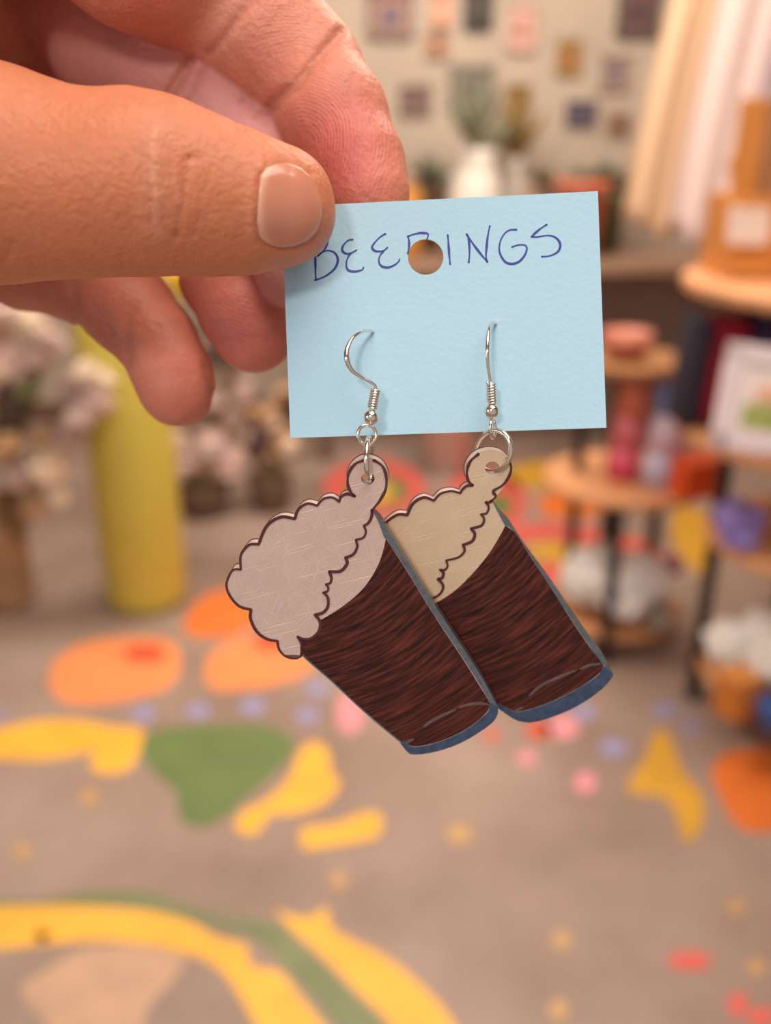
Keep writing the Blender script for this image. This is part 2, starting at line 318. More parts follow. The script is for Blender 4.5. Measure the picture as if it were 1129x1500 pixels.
jar(cx(596), 4.12, CT, .06, .34, mat('amber_jar', sr(214, 146, 62), .3), WOOD, 'amber jar beside the pointing fingertip')
jar(cx(570), 4.28, CT, .05, .26, mat('tan_jar', sr(178, 136, 110), .4), DW, 'tall tan jar behind the amber jar')
jar(cx(792), 3.99, CT, .06, .27, mat('plum_jar', sr(116, 78, 74), .4), DW, 'small plum jar in front of the coral pot')
jar(cx(765), 4.05, CT, .05, .30, mat('rose_jar', sr(190, 150, 140), .4), WOOD, 'rose coloured jar in front of the pearl vase')
jar(cx(655), 4.02, CT, .04, .10, mat('taupe_jar', sr(150, 118, 98), .4), DW, 'small taupe jar before the tall white vase')
# white bucket on the floor under the counter
p = G(655, 688); wb = empty('white_bucket', p, 'white bucket on the floor just under the blue card', 'bucket')
MB().lathe(p, [(.09, 0), (.125, .30), (.145, .31), (.145, .325), (.13, .325), (.125, .3)], 28).build('body', WH, wb, True)
MB().tube([p + Vector((.14 * math.cos(t), -.02, .30 + .13 * math.sin(t))) for t in [i * math.pi / 14 for i in range(15)]], .003, 6).build('handle', mat('grey_wire', sr(120, 118, 116), .4, 1), wb, True)
# ---- yellow pedestal
p = G(203, 905); p.y += .12
ped = empty('yellow_pedestal', (p.x, p.y, 0), 'tall round mustard yellow pedestal standing among the dried flowers', 'pedestal')
YP = mat('mustard_paint', sr(204, 184, 78), 0.45, var=.07, scale=5)
MB().lathe((p.x, p.y, 0), [(.108, 0), (.122, .012), (.124, .04), (.124, .93), (.118, .945), (.03, .95)], 48).build('column', YP, ped, True)
MB().lathe((p.x, p.y, .946), [(.12, 0), (.13, .006), (.13, .022), (.12, .028)], 48).build('top_plate', YP, ped, True)
# ---- dried flower bunches
def head_mesh(name, seed, sq=1.0, amp=.3):
    bm = bmesh.new(); bmesh.ops.create_icosphere(bm, subdivisions=3, radius=1); rnd = random.Random(seed); off = Vector((rnd.random() * 9, rnd.random() * 9, 3))
    for v in bm.verts:
        k = 1 + amp * noise.noise(v.co * 3.2 + off) + amp * .6 * noise.noise(v.co * 7 + off); v.co = v.co * k; v.co.z *= sq
    me = bpy.data.meshes.new(name); bm.to_mesh(me); bm.free(); return me
FCOL = dict(mauve=sr(198, 170, 162), pale=sr(230, 204, 180), rose=sr(220, 188, 180), tan=sr(196, 156, 118), dark=sr(92, 70, 62), yellow=sr(240, 190, 40), green=sr(104, 104, 62), plum=sr(104, 78, 92))
HM = {}
def head_of(c, k):
    key = (c, k)
    if key not in HM:
        me = head_mesh('flower_head', hash(c) % 7 + k if False else len(HM) * 3 + k, .8, .5); me.materials.append(mat('petals_' + c, FCOL[c], .85, var=.3, scale=30)); HM[key] = me
    return HM[key]
def bunch(x, y, pot_h, pot_r, heads, label, potm, seed, spread=.1):
    rnd = random.Random(seed); root = empty('dried_flower_bunch', (x, y, 0), label, 'dried flowers')
    MB().lathe((x, y, 0), [(pot_r * .75, 0), (pot_r * .9, pot_h * .1), (pot_r, pot_h * .9), (pot_r * 1.04, pot_h), (pot_r * .9, pot_h), (pot_r * .86, pot_h * .9)], 24).build('bucket', potm, root, True)
    st = MB()
    for c, hx, hy, hz, r in heads:
        o = bpy.data.objects.new('flower_head', head_of(c, rnd.randint(0, 2))); COL.objects.link(o); o.parent = root; o.location = (hx - x, hy - y, hz)
        o.scale = (r, r, r * rnd.uniform(.8, 1.1)); o.rotation_euler = (rnd.uniform(-.5, .5), rnd.uniform(-.5, .5), rnd.uniform(0, 6))
        b0 = Vector((x + rnd.uniform(-.5, .5) * pot_r, y + rnd.uniform(-.5, .5) * pot_r, pot_h * .5)); b1 = Vector((hx, hy, hz)); st.tube([b0, b0.lerp(b1, .5) + Vector((0, 0, .03)), b1], .0035, 5)
    st.build('stems', mat('dry_stem', sr(150, 122, 84), .8), root)
    return root
def heads_px(specs, g, seed, jit=.05):
    rnd = random.Random(seed); out = []
    for px, py, rpx, c in specs:
        yy = g + rnd.uniform(-jit, jit); q = Y(px, py, yy); d = (q - CO).dot(FW); out.append((c, q.x, yy, max(.03, q.z), rpx * d / F))
    return out
bA = G(15, 885)
rnd = random.Random(4); spec = [(rnd.uniform(-40, 90), rnd.uniform(455, 700), rnd.uniform(14, 26), rnd.choice(['mauve', 'rose', 'pale', 'pale', 'tan', 'mauve'])) for _ in range(34)]
spec += [(140, 588, 24, 'rose'), (148, 560, 20, 'pale'), (118, 610, 26, 'mauve'), (110, 570, 24, 'mauve'), (104, 640, 22, 'mauve'), (8, 505, 14, 'yellow'), (10, 560, 20, 'plum'), (20, 605, 22, 'dark'), (35, 460, 22, 'pale'), (75, 500, 22, 'mauve'), (125, 545, 20, 'pale'), (40, 572, 18, 'green'), (5, 640, 20, 'dark'), (60, 530, 16, 'green'), (75, 690, 18, 'tan'), (30, 700, 20, 'tan'), (50, 745, 16, 'tan'), (85, 730, 14, 'pale')]
bunch(bA.x, bA.y, .36, .085, heads_px(spec, bA.y - .17, 5, .035), 'big pale mauve bunch at the left edge, in front of the yellow pedestal', mat('kraft_bucket', sr(176, 138, 104), .7, var=.2, scale=12), 3)
bB = G(300, 752)
rnd = random.Random(8); spec = [(rnd.uniform(255, 360), rnd.uniform(560, 690), rnd.uniform(12, 22), rnd.choice(['mauve', 'rose', 'pale', 'mauve'])) for _ in range(26)]
spec += [(rnd.uniform(240, 345), rnd.uniform(440, 560), rnd.uniform(12, 18), rnd.choice(['plum', 'dark', 'mauve', 'green', 'dark'])) for _ in range(22)] + [(265, 420, 20, 'yellow'), (255, 405, 16, 'yellow'), (280, 435, 14, 'yellow')]
bunch(bB.x, bB.y, .12, .10, heads_px(spec, bB.y, 6), 'mauve bunch with yellow blooms behind the little finger, right of the pedestal', mat('brown_bucket', sr(112, 88, 72), .6), 4)
bC = G(398, 745)
rnd = random.Random(9); spec = [(rnd.uniform(362, 440), rnd.uniform(560, 665), rnd.uniform(9, 15), rnd.choice(['tan', 'pale', 'tan', 'dark', 'plum'])) for _ in range(26)]
bunch(bC.x, bC.y, .14, .085, heads_px(spec, bC.y, 7), 'tan grassy bunch between the hand and the lower left card corner', mat('brown_bucket', sr(112, 88, 72), .6), 6)
# ---- tiered round display stands
PLY = mat('birch_ply', sr(214, 152, 106), 0.5, var=.12, scale=7); BLK = mat('black_steel', sr(38, 32, 30), .45)
def stand(x, y, tiers, legs, top, label):
    root = empty('tiered_display_stand', (x, y, 0), label, 'display stand')
    for z, r in tiers: MB().lathe((x, y, z - .012), [(r - .006, 0), (r, .006), (r, .022), (r - .006, .028)], 56).build('round_shelf', PLY if z != .80 else mat('brown_ply', sr(160, 108, 66), .5, var=.12, scale=7), root, False)
    for a, r, *hh in legs:
        lx, ly = x + r * math.cos(a), y + r * math.sin(a); th = hh[0] if hh else top; MB().box((lx, ly, th / 2), (.028, .028, th), bev=.003).build('leg', BLK, root)
    return root
sx, sy = .66, 2.42
stand(sx, sy, ((.07, .2), (.47, .215), (.80, .145)), ((R(160), .125), (R(255), .205, .465), (R(20), .125), (R(90), .125)), .80, 'three-tier round wooden stand with black legs, the farther one')
tx, ty = 1.02, 1.98
stand(tx, ty, ((.12, .235), (.48, .26), (.745, .36), (1.06, .38)), ((R(164), .232), (R(262), .215), (R(330), .22), (R(80), .22)), 1.06, 'taller round wooden stand with black legs at the right edge')
def blob_thing(name, c, r, m, label, cat, n=7, seed=1, part='lobe'):
    rnd = random.Random(seed); root = empty(name, c, label, cat)
    for i in range(n):
        a = rnd.uniform(0, 6.28); rr = rnd.uniform(.2, .75) * r; q = Vector(c) + Vector((rr * math.cos(a), rr * math.sin(a), r * .45 + rnd.uniform(0, .8) * r))
        me = head_mesh(part, seed * 10 + i, .9, .35); me.materials.append(m); o = bpy.data.objects.new(part, me); COL.objects.link(o); o.parent = root; o.location = q - Vector(c); k = r * rnd.uniform(.35, .5); o.scale = (k, k, k)
    return root
WF = mat('white_cotton', sr(244, 232, 228), .85, var=.25, scale=16); GF = mat('grey_cotton', sr(150, 140, 128), .85, var=.25, scale=16)
def on(px, py, z): return G(px, py, z)
blob_thing('cotton_posy', on(895, 898, .086), .135, WF, 'white cotton posy on the lowest shelf of the farther stand', 'posy', 14, 2)
blob_thing('cotton_posy', on(965, 925, .086), .05, GF, 'grey cotton posy beside the white one on the lowest shelf', 'posy', 8, 3)
blob_thing('fabric_flower', on(975, 850, .086), .05, mat('magenta_felt', sr(150, 84, 104), .8), 'small magenta felt flower on the lowest shelf of the farther stand', 'flower', 6, 4, 'petal')
blob_thing('fabric_flower', on(1075, 796, .496), .062, mat('lilac_felt', sr(162, 144, 216), .8, var=.2, scale=30), 'round lilac felt flower on the taller stand above the white posy', 'flower', 16, 5, 'petal')
blob_thing('cotton_posy', on(1112, 1010, .136), .13, WF, 'white cotton posy on the taller stand beside the orange box', 'posy', 9, 6)
def boxy(name, c, size, m, label, cat, rz=0, parts=()):
    root = empty(name, c, label, cat); rm = Matrix.Rotation(rz, 3, 'Z')
    MB().box(Vector(c) + Vector((0, 0, size[2] / 2)), size, rm, bev=min(size) * .06).build('body', m, root)
    for nm, off, sz, mm in parts: MB().box(Vector(c) + rm @ Vector(off), sz, rm, bev=min(sz) * .1).build(nm, mm, root)
    return root
ORB = mat('orange_card', sr(222, 82, 24), .5); TAN = mat('crate_wood', sr(214, 140, 66), .55, var=.15, scale=8)
boxy('orange_box', on(1012, 722, .486), (.11, .10, .085), ORB, 'bright orange box on the middle shelf of the farther stand', 'box', .3, (('lid', (0, 0, .088), (.114, .104, .018), ORB),))
boxy('orange_box', on(1074, 1045, .136), (.07, .07, .10), mat('amber_card', sr(204, 122, 48), .55), 'amber box on the lowest visible shelf of the taller stand', 'box', .5, (('lid', (0, 0, .10), (.075, .075, .012), TAN),))
boxy('blue_tin', on(1136, 1056, .136), (.08, .07, .045), mat('blue_tin_paint', sr(62, 92, 160), .4), 'flat blue tin at the right edge beneath the white posy', 'tin', .2, (('lid', (0, 0, .047), (.103, .073, .012), mat('blue_tin_lid', sr(72, 104, 172), .35)),))
def bottle(c, r, h, bands, label, lean=0):
    root = empty('printed_can', c, label, 'can'); z = 0; rm = Matrix.Rotation(lean, 3, 'Y')
    for i, (fr_, m) in enumerate(bands):
        MB().lathe(Vector(c) + rm @ Vector((0, 0, z)), [(r, 0), (r, fr_ * h)], 28, rot=rm).build('printed_band', m, root, True); z += fr_ * h
    MB().lathe(Vector(c) + rm @ Vector((0, 0, z)), [(r, 0), (r * .8, .012), (r * .8, .02)], 28, rot=rm).build('lid', mat('can_lid', sr(160, 90, 72), .4), root, True)
bottle(on(962, 712, .486), .046, .29, ((.34, mat('can_lilac', sr(198, 192, 220), .4)), (.36, mat('can_pale', sr(222, 200, 222), .4)), (.30, mat('can_blue', sr(110, 140, 200), .4))), 'tall lilac and blue printed can on the farther stand', .08)
bottle(on(910, 700, .486), .044, .30, ((.3, mat('can_pink', sr(214, 80, 108), .4)), (.3, mat('can_rose', sr(206, 104, 112), .4)), (.4, mat('can_rust', sr(206, 114, 92), .4))), 'tall rust and pink printed can left of the lilac one', .06)
pot('coral_bowl', *on(915, 525, .816), [(.035, 0), (.06, .03), (.068, .07), (.063, .07), (.05, .035)], mat('dusty_coral', sr(190, 112, 90), .5), 'coral bowl on the top shelf of the farther stand', 'bowl')
# things under and on the taller stand
def cloth(x0, x1, z0, z1, y, folds, depth, m, name, label, cat, parent=None, taper=0, lean=0, hem=.03, seg=60, rows=26, thick=.006):
    mb = MB(); f = []; v = []
    for side in (0, 1):
        for j in range(rows + 1):
            t = j / rows; w = (x1 - x0) * (1 - taper * (1 - t)); cxx = (x0 + x1) / 2 + lean * (1 - t)
            for i in range(seg + 1):
                s_ = i / seg; a = depth * (.5 + .5 * (1 - t)) * math.sin(folds * 2 * math.pi * s_ + 1.3 * math.sin(3 * t)) + depth * .4 * math.sin(folds * 3.1 * s_ + 4 * t)
                v.append((cxx + (s_ - .5) * w, y + a + side * thick, z0 + (z1 - z0) * t + (hem * math.sin(5 * s_ + 1) * (1 - t))))
    k = (seg + 1) * (rows + 1)
    for j in range(rows):
        for i in range(seg):
            a = j * (seg + 1) + i; f.append((a, a + 1, a + seg + 2, a + seg + 1)); f.append((k + a, k + a + seg + 1, k + a + seg + 2, k + a + 1))
    for j in range(rows):
        for i in (0, seg): a = j * (seg + 1) + i; f.append((a, a + seg + 1, k + a + seg + 1, k + a))
    for j in (0, rows):
        for i in range(seg): a = j * (seg + 1) + i; f.append((a, a + 1, k + a + 1, k + a))
    mb.add(v, f); return mb.build(name, m, parent, True)
def garment(px0, px1, pyb, y, m, label, folds, depth, lean, taper, ztop=2.15, arm=False):
    b0, b1 = Y(px0, pyb, y), Y(px1, pyb, y); t0 = Y((px0 + px1) / 2, 20, y); root = empty('hanging_garment', ((b0.x + b1.x) / 2, y, b0.z), label, 'garment')
    cloth(b0.x - lean, b1.x - lean, b0.z, ztop - .06, y, folds, depth, m, 'fabric', None, None, root, taper, lean)
    xx = (b0.x + b1.x) / 2 - lean
    hg = MB(); hg.tube([(xx - .18, y, ztop - .14), (xx, y, ztop - .04), (xx + .18, y, ztop - .14)], .008, 8); hg.tube([(xx, y, ztop - .04), (xx, y, ztop), (xx + .015, y, ztop + .035), (xx + .03, y, ztop + .01)], .003, 6); hg.build('hanger', DW, root, True)
    return root
CREAM = mat('cream_linen', sr(226, 192, 158), .85, bump=.001, bscale=200); PNK = mat('white_pink_cotton', sr(238, 216, 212), .85, bump=.001, bscale=200); LAV = mat('lavender_cotton', sr(196, 176, 186), .85); 
garment(908, 998, 335, 3.0, CREAM, 'long cream linen garment hanging left of the white one', 2.5, .020, -.15, .0)
garment(976, 1050, 350, 2.75, PNK, 'long pinkish white garment hanging between cream and lavender', 1.5, .018, -.13, .0)
garment(1040, 1110, 270, 2.9, LAV, 'pale lavender garment hanging furthest right on the rail', 2.0, .016, -.10, .0)
rail = empty('clothes_rail', (1.5, 2.85, 0), 'steel clothes rail carrying the long garments, mostly above the view', 'clothes rail')
MB().tube([(.55, 2.87, 2.17), (2.4, 2.87, 2.17)], .012, 10).build('rail', mat('grey_wire', sr(120, 118, 116), .4, 1), rail, True)
for q in ((2.4,)):
    MB().tube([(q, 2.87, 0), (q, 2.87, 2.17)], .014, 10).build('post', mat('grey_wire', sr(120, 118, 116), .4, 1), rail, True)
MB().tube([(.55, 2.87, 2.17), (.55, 2.87, 2.9)], .008, 8).build('ceiling_hanger', mat('grey_wire', sr(120, 118, 116), .4, 1), rail, True)
# crate on the top of the taller stand
c = on(1130, 400, 1.076)
cr = empty('wooden_crate', (c.x, c.y, 1.076), 'orange wooden crate with a white tag on top of the taller stand', 'crate')
for k in range(3): MB().box((c.x, c.y - .09, 1.076 + .028 + k * .056), (.26, .012, .05), bev=.002).build('slat', TAN, cr)
for k in range(3): MB().box((c.x, c.y + .09, 1.076 + .028 + k * .056), (.26, .012, .05), bev=.002).build('slat', TAN, cr)
for s_ in (-1, 1): MB().box((c.x + s_ * .124, c.y, 1.076 + .084), (.012, .168, .166), bev=.002).build('side_board', TAN, cr)
MB().box((c.x, c.y, 1.082), (.236, .168, .01)).build('bottom_board', TAN, cr)
q = Y(1097, 330, c.y - .1); MB().box((q.x, c.y - .1, q.z), (.085, .006, .075), bev=.01).build('price_tag', mat('white_paper', sr(240, 222, 214), .7), cr)
# tilted wooden board standing in the crate
bd = empty('wooden_board', (c.x + .03, c.y, 1.09), 'tall wooden board standing in the orange crate', 'board')
q = Y(1112, 200, c.y)
for dx, mm in ((-.03, TAN), (.03, mat('brown_board', sr(176, 124, 84), .6, var=.1, scale=6))): MB().box((q.x + .01 + dx, c.y, 1.09 + .17), (.055, .018, .34), bev=.003).build('plank', mm, bd)
MB().box((q.x + .01, c.y + .015, 1.30), (.12, .012, .04), bev=.003).build('batten', TAN, bd)
# bags hanging under the top shelf
def bag(x, y, z, w, h, d, m, label):
    root = empty('folded_scarf', (x, y, z), label, 'scarf'); MB().box((x, y, z + h / 2), (w, d, h), Matrix.Rotation(R(3), 3, 'Y'), bev=min(w, d) * .35).build('folded_cloth', m, root, True)
    MB().box((x + .01, y - d * .42, z + h / 2), (w * .5, d * .2, h * .9), Matrix.Rotation(R(3), 3, 'Y'), bev=d * .08).build('top_fold', m, root, True)
q = on(1000, 660, .776)
for dx, w_, m_, lb in ((.668, .04, mat('navy_cloth', sr(40, 34, 52), .8), 'navy folded scarf standing left of the maroon one'), (.735, .085, mat('maroon_cloth', sr(150, 18, 50), .8), 'maroon folded scarf behind the small landscape painting'), (.803, .042, mat('violet_cloth', sr(58, 42, 96), .8), 'violet folded scarf right of the maroon one'), (.865, .06, mat('mauve_cloth', sr(126, 96, 112), .8), 'mauve folded scarf at the right edge')):
    bag(dx, 2.0, .761, w_, .24, .12, m_, lb)
# small framed painting leaning on the shelf
pr = empty('small_painting', (.755, 1.72, .761), 'small white-framed landscape painting leaning on the taller stand', 'painting')
rm = Matrix.Rotation(R(8), 3, 'Y') @ Matrix.Rotation(R(-14), 3, 'X'); pc = Vector((.755, 1.70, .885)); FWH = mat('white_frame', sr(240, 222, 226), .4)
for cx_, cz_, sx_, sz_ in ((0, .082, .25, .036), (0, -.082, .25, .036), (-.107, 0, .036, .2), (.107, 0, .036, .2)): MB().box(pc + rm @ Vector((cx_, 0, cz_)), (sx_, .018, sz_), rm, bev=.004).build('frame_side', FWH, pr)
MB().box(pc + rm @ Vector((0, .002, 0)), (.18, .008, .13), rm).build('painted_sky', mat('pastel_sky', sr(246, 228, 222), .6, var=.1, scale=20), pr)
MB().box(pc + rm @ Vector((0, -.004, -.03)), (.15, .006, .045), rm, bev=.002).build('painted_meadow', mat('pastel_meadow', sr(168, 176, 96), .6, var=.3, scale=30), pr)
MB().box(pc + rm @ Vector((.01, -.004, .012)), (.13, .006, .03), rm, bev=.002).build('painted_cloud', mat('peach_cloud', sr(240, 184, 150), .6), pr)

# ------------------------------------------------------------------ the blue card
CD = 121.0
def P2(px, py, d=CD): return ((px - 564.5) / F * d, (750 - py) / F * d)
def cardf(x, y, z):             # gently bowed paper: its right side leans a little away
    return W(x, y, CD - z)
MC = mat('blue_card', sr(176, 213, 234), 0.75, bump=0.00006, bscale=1500, spec=0.25)
MCS = mat('card_edge', sr(205, 226, 236), 0.8)
hole = [(623.3 + 26 * math.cos(a * math.pi / 24), 376.4 + 26 * math.sin(a * math.pi / 24)) for a in range(48)]
def edge(a, b, n=14): return [(a[0] + (b[0] - a[0]) * i / n, a[1] + (b[1] - a[1]) * i / n) for i in range(n)]
TL, TR, BR, BL = (412.5, 303), (875.5, 280), (888, 626.5), (425, 641.5)
outl = edge(TL, TR) + edge(TR, BR) + edge(BR, BL) + edge(BL, TL)
# inner grid so that the bow is smooth: a strip mesh between outline rows
card = slab('earring_card', [P2(*p) for p in outl], [[P2(*p) for p in hole]], cardf, -0.3, 0.0, MC, side=MCS,
            origin=D(656, 634, CD))
prop(card, 'light blue paper card pinched by the fingers, hand-lettered, with a punched hole', 'card')
za = lambda x, y: P2(440 + x / 5.645, 310 + y / 5.645)
zb = lambda x, y: P2(640 + x / 5.645, 310 + y / 5.645)
LET = [(za, [(112, 285), (119, 330), (123, 400), (124, 480), (127, 560)], 0),
       (za, [(100, 302), (125, 265), (165, 228), (205, 215), (224, 240), (212, 290), (180, 335), (145, 365)], 1),
       (za, [(145, 365), (185, 332), (230, 322), (275, 335), (303, 370), (308, 415), (280, 475), (220, 525), (165, 552), (120, 568)], 1),
       (za, [(430, 232), (400, 236), (365, 265), (345, 300), (350, 330), (380, 348), (415, 345), (462, 320)], 1),
       (za, [(415, 345), (392, 380), (380, 420), (382, 465), (405, 490), (450, 496), (495, 487), (515, 478), (520, 462)], 1),
       (za, [(700, 185), (660, 210), (615, 255), (592, 295), (610, 322), (650, 330), (690, 322), (718, 298)], 1),
       (za, [(685, 330), (660, 360), (648, 395), (655, 435), (685, 458), (730, 461), (780, 440), (812, 412), (818, 396)], 1),
       (za, [(888, 345), (896, 300), (898, 250), (888, 205)], 0), (za, [(888, 205), (930, 190), (980, 178), (1025, 178), (1055, 187), (1045, 232)], 1),
       (zb, [(88, 195), (94, 260), (100, 350), (108, 435)], 0),
       (zb, [(262, 418), (268, 350), (266, 270), (258, 215), (245, 188)], 0), (zb, [(245, 188), (300, 270), (360, 350), (415, 415)], 0),
       (zb, [(415, 415), (405, 370), (410, 290), (420, 200), (436, 120)], 1),
       (zb, [(655, 150), (605, 152), (560, 180), (525, 240), (514, 310), (530, 370), (570, 420), (625, 432), (680, 412), (725, 360), (742, 305), (725, 278), (675, 276), (620, 292)], 1),
       (zb, [(905, 108), (850, 145), (800, 188), (782, 208)], 0), (zb, [(782, 208), (830, 210), (900, 198), (960, 205), (1005, 240), (1018, 285), (1000, 330), (955, 358), (910, 370), (865, 372)], 1)]
INK = mat('pen_ink', sr(52, 62, 150), 0.55)
ribbons('handwriting', [[p for p in catmull([(*f(*q), 0) for q in pts], 8 if c else 3)] for f, pts, c in LET],
        lambda t: 0.27 + 0.07 * math.sin(3 + 9 * t), cardf, 0.004, 0.03, INK, card)['label'] = 'blue pen lettering reading BEERINGS, the R cut by the hole'
# ------------------------------------------------------------------ earrings
STEEL = mat('bright_wire', (0.86, 0.78, 0.70, 1), 0.13, 1.0)
def scratched(name, c1, c2, rough=0.42):
    m = bpy.data.materials.new(name); m.use_nodes = True; nt = m.node_tree; n = nt.nodes; L = nt.links; b = n['Principled BSDF']
    tc = n.new('ShaderNodeTexCoord'); last = None; h = None
    for ang, sc in ((20, (900, 30, 1)), (75, (700, 24, 1)), (130, (1000, 30, 1)), (165, (800, 26, 1)), (48, (1200, 30, 1))):
        mp = n.new('ShaderNodeMapping'); mp.inputs['Rotation'].default_value = (0, 0, R(ang)); mp.inputs['Scale'].default_value = (1, 1, 1)
        m2 = n.new('ShaderNodeMapping'); m2.inputs['Scale'].default_value = (sc[0] * 6, sc[1] * 6, 1)
        L.new(tc.outputs['UV'], mp.inputs[0]); L.new(mp.outputs[0], m2.inputs[0])
        t = n.new('ShaderNodeTexNoise'); t.inputs['Scale'].default_value = 0.004; t.inputs['Scale'].default_value = 1.0; t.inputs['Detail'].default_value = 1.5
        L.new(m2.outputs[0], t.inputs['Vector'])
        r = n.new('ShaderNodeMapRange'); r.inputs[1].default_value = 0.58; r.inputs[2].default_value = 0.85; L.new(t.outputs['Fac'], r.inputs[0])
        if h is None: h = r.outputs[0]
        else:
            a = n.new('ShaderNodeMath'); a.operation = 'MAXIMUM'; L.new(h, a.inputs[0]); L.new(r.outputs[0], a.inputs[1]); h = a.outputs[0]
    mx = n.new('ShaderNodeMix'); mx.data_type = 'RGBA'; mx.inputs[6].default_value = c1; mx.inputs[7].default_value = c2
    L.new(h, mx.inputs[0])
    cl = n.new('ShaderNodeTexNoise'); cl.inputs['Scale'].default_value = 260; cl.inputs['Detail'].default_value = 4; L.new(tc.outputs['UV'], cl.inputs['Vector'])
    cr = n.new('ShaderNodeMapRange'); cr.inputs[3].default_value = 0.88; cr.inputs[4].default_value = 1.08; L.new(cl.outputs['Fac'], cr.inputs[0])
    hs = n.new('ShaderNodeHueSaturation'); L.new(mx.outputs[2], hs.inputs['Color']); L.new(cr.outputs[0], hs.inputs['Value']); L.new(hs.outputs[0], b.inputs['Base Color'])
    bp = n.new('ShaderNodeBump'); bp.inputs['Distance'].default_value = 0.00003; bp.invert = True; L.new(h, bp.inputs['Height']); L.new(bp.outputs[0], b.inputs['Normal'])
    b.inputs['Roughness'].default_value = rough; b.inputs['Metallic'].default_value = 0.15
    return m
def beer_mat():
    m = bpy.data.materials.new('brown_marker'); m.use_nodes = True; nt = m.node_tree; n = nt.nodes; L = nt.links; b = n['Principled BSDF']
    tc = n.new('ShaderNodeTexCoord'); sp = n.new('ShaderNodeSeparateXYZ')
    # strokes run in arcs like the liquid's surface: polar coordinates about the arc's centre (uv in metres)
    ad = n.new('ShaderNodeVectorMath'); ad.operation = 'SUBTRACT'; ad.inputs[1].default_value = (-0.0140, 0.0015, 0)
    L.new(tc.outputs['UV'], ad.inputs[0])
    dt = n.new('ShaderNodeTexNoise'); dt.inputs['Scale'].default_value = 90; L.new(tc.outputs['UV'], dt.inputs['Vector'])
    ln = n.new('ShaderNodeVectorMath'); ln.operation = 'LENGTH'; L.new(ad.outputs[0], ln.inputs[0])
    L.new(ad.outputs[0], sp.inputs[0])
    at = n.new('ShaderNodeMath'); at.operation = 'ARCTAN2'; L.new(sp.outputs[1], at.inputs[0]); L.new(sp.outputs[0], at.inputs[1])
    def streak(rs, as_, det=3, off=0):
        a1 = n.new('ShaderNodeMath'); a1.operation = 'MULTIPLY'; a1.inputs[1].default_value = rs; L.new(ln.outputs['Value'], a1.inputs[0])
        a2 = n.new('ShaderNodeMath'); a2.operation = 'MULTIPLY'; a2.inputs[1].default_value = as_; L.new(at.outputs[0], a2.inputs[0])
        c = n.new('ShaderNodeCombineXYZ'); L.new(a1.outputs[0], c.inputs[0]); L.new(a2.outputs[0], c.inputs[1]); c.inputs[2].default_value = off
        t = n.new('ShaderNodeTexNoise'); t.inputs['Scale'].default_value = 1; t.inputs['Detail'].default_value = det; L.new(c.outputs[0], t.inputs['Vector'])
        return t.outputs['Fac']
    s1 = streak(2200, 5, 4); s2 = streak(9000, 9, 3, 5); s3 = streak(7500, 16, 1, 9)
    mm = n.new('ShaderNodeMath'); mm.operation = 'MULTIPLY_ADD'; L.new(s2, mm.inputs[0]); mm.inputs[1].default_value = 0.55; L.new(s1, mm.inputs[2])
    r = n.new('ShaderNodeValToRGB'); e = r.color_ramp.elements
    e[0].position = 0.56; e[0].color = sr(24, 8, 8); e[1].position = 1.0; e[1].color = sr(106, 48, 38)
    q = e.new(0.76); q.color = sr(66, 26, 22)
    L.new(mm.outputs[0], r.inputs[0])
    # pale scratches left by sanding
    ms = n.new('ShaderNodeMapRange'); ms.inputs[1].default_value = 0.70; ms.inputs[2].default_value = 0.84; L.new(s3, ms.inputs[0])
    mx = n.new('ShaderNodeMix'); mx.data_type = 'RGBA'; L.new(ms.outputs[0], mx.inputs[0]); L.new(r.outputs[0], mx.inputs[6]); mx.inputs[7].default_value = sr(128, 78, 60)
    L.new(mx.outputs[2], b.inputs['Base Color'])
    b.inputs['Roughness'].default_value = 0.5; b.inputs['Specular IOR Level'].default_value = 0.25
    bp = n.new('ShaderNodeBump'); bp.inputs['Distance'].default_value = 0.00003; L.new(s2, bp.inputs['Height']); L.new(bp.outputs[0], b.inputs['Normal'])
    return m
MF1 = scratched('sanded_acrylic_cool_lit', sr(206, 178, 167), sr(226, 204, 196), 0.38)  # same acrylic on both charms; cooler light put into this colour
MF2 = scratched('sanded_acrylic_warm_lit', sr(216, 187, 158), sr(222, 200, 176), 0.38)  # right charm's copy, with warmer light put into its colour
MFS = mat('acrylic_edge', sr(206, 188, 180), 0.25)
MBEER = beer_mat(); MDS = mat('dark_acrylic_edge', sr(70, 64, 66), 0.3)
MINK = mat('brown_outline_ink', sr(82, 32, 34), 0.5)
MBLU = mat('blue_marker', sr(54, 70, 98), 0.5, var=0.3, scale=900)
MSLATE = mat('slate_marker', sr(88, 94, 102), 0.5, var=0.25, scale=1200)
MHI = mat('grey_highlight_marker', sr(98, 76, 76), 0.5, var=0.2, scale=900)
TILT = R(15)
class Frame:                    # plate plane hanging below its hole; leans away from the lens as it hangs plumb
    def __init__(s, px, py, d, yaw=0.0):
        s.o = Vector(((px - 564.5) / F * d, (750 - py) / F * d, -d))
        s.ey = Vector((0, math.cos(TILT), math.sin(TILT)))
        s.ex = Vector((math.cos(yaw), 0, math.sin(yaw)))
        s.ez = s.ex.cross(s.ey).normalized(); s.ex = s.ey.cross(s.ez)
    def uv(s, px, py):          # pixel -> plane millimetres
        r = Vector(((px - 564.5) / F, (750 - py) / F, -1)); t = s.o.dot(s.ez) / r.dot(s.ez); q = r * t - s.o
        return (q.dot(s.ex), q.dot(s.ey))
    def __call__(s, x, y, z):
        q = s.o + s.ex * x + s.ey * y + s.ez * z; return W(q.x, q.y, -q.z)
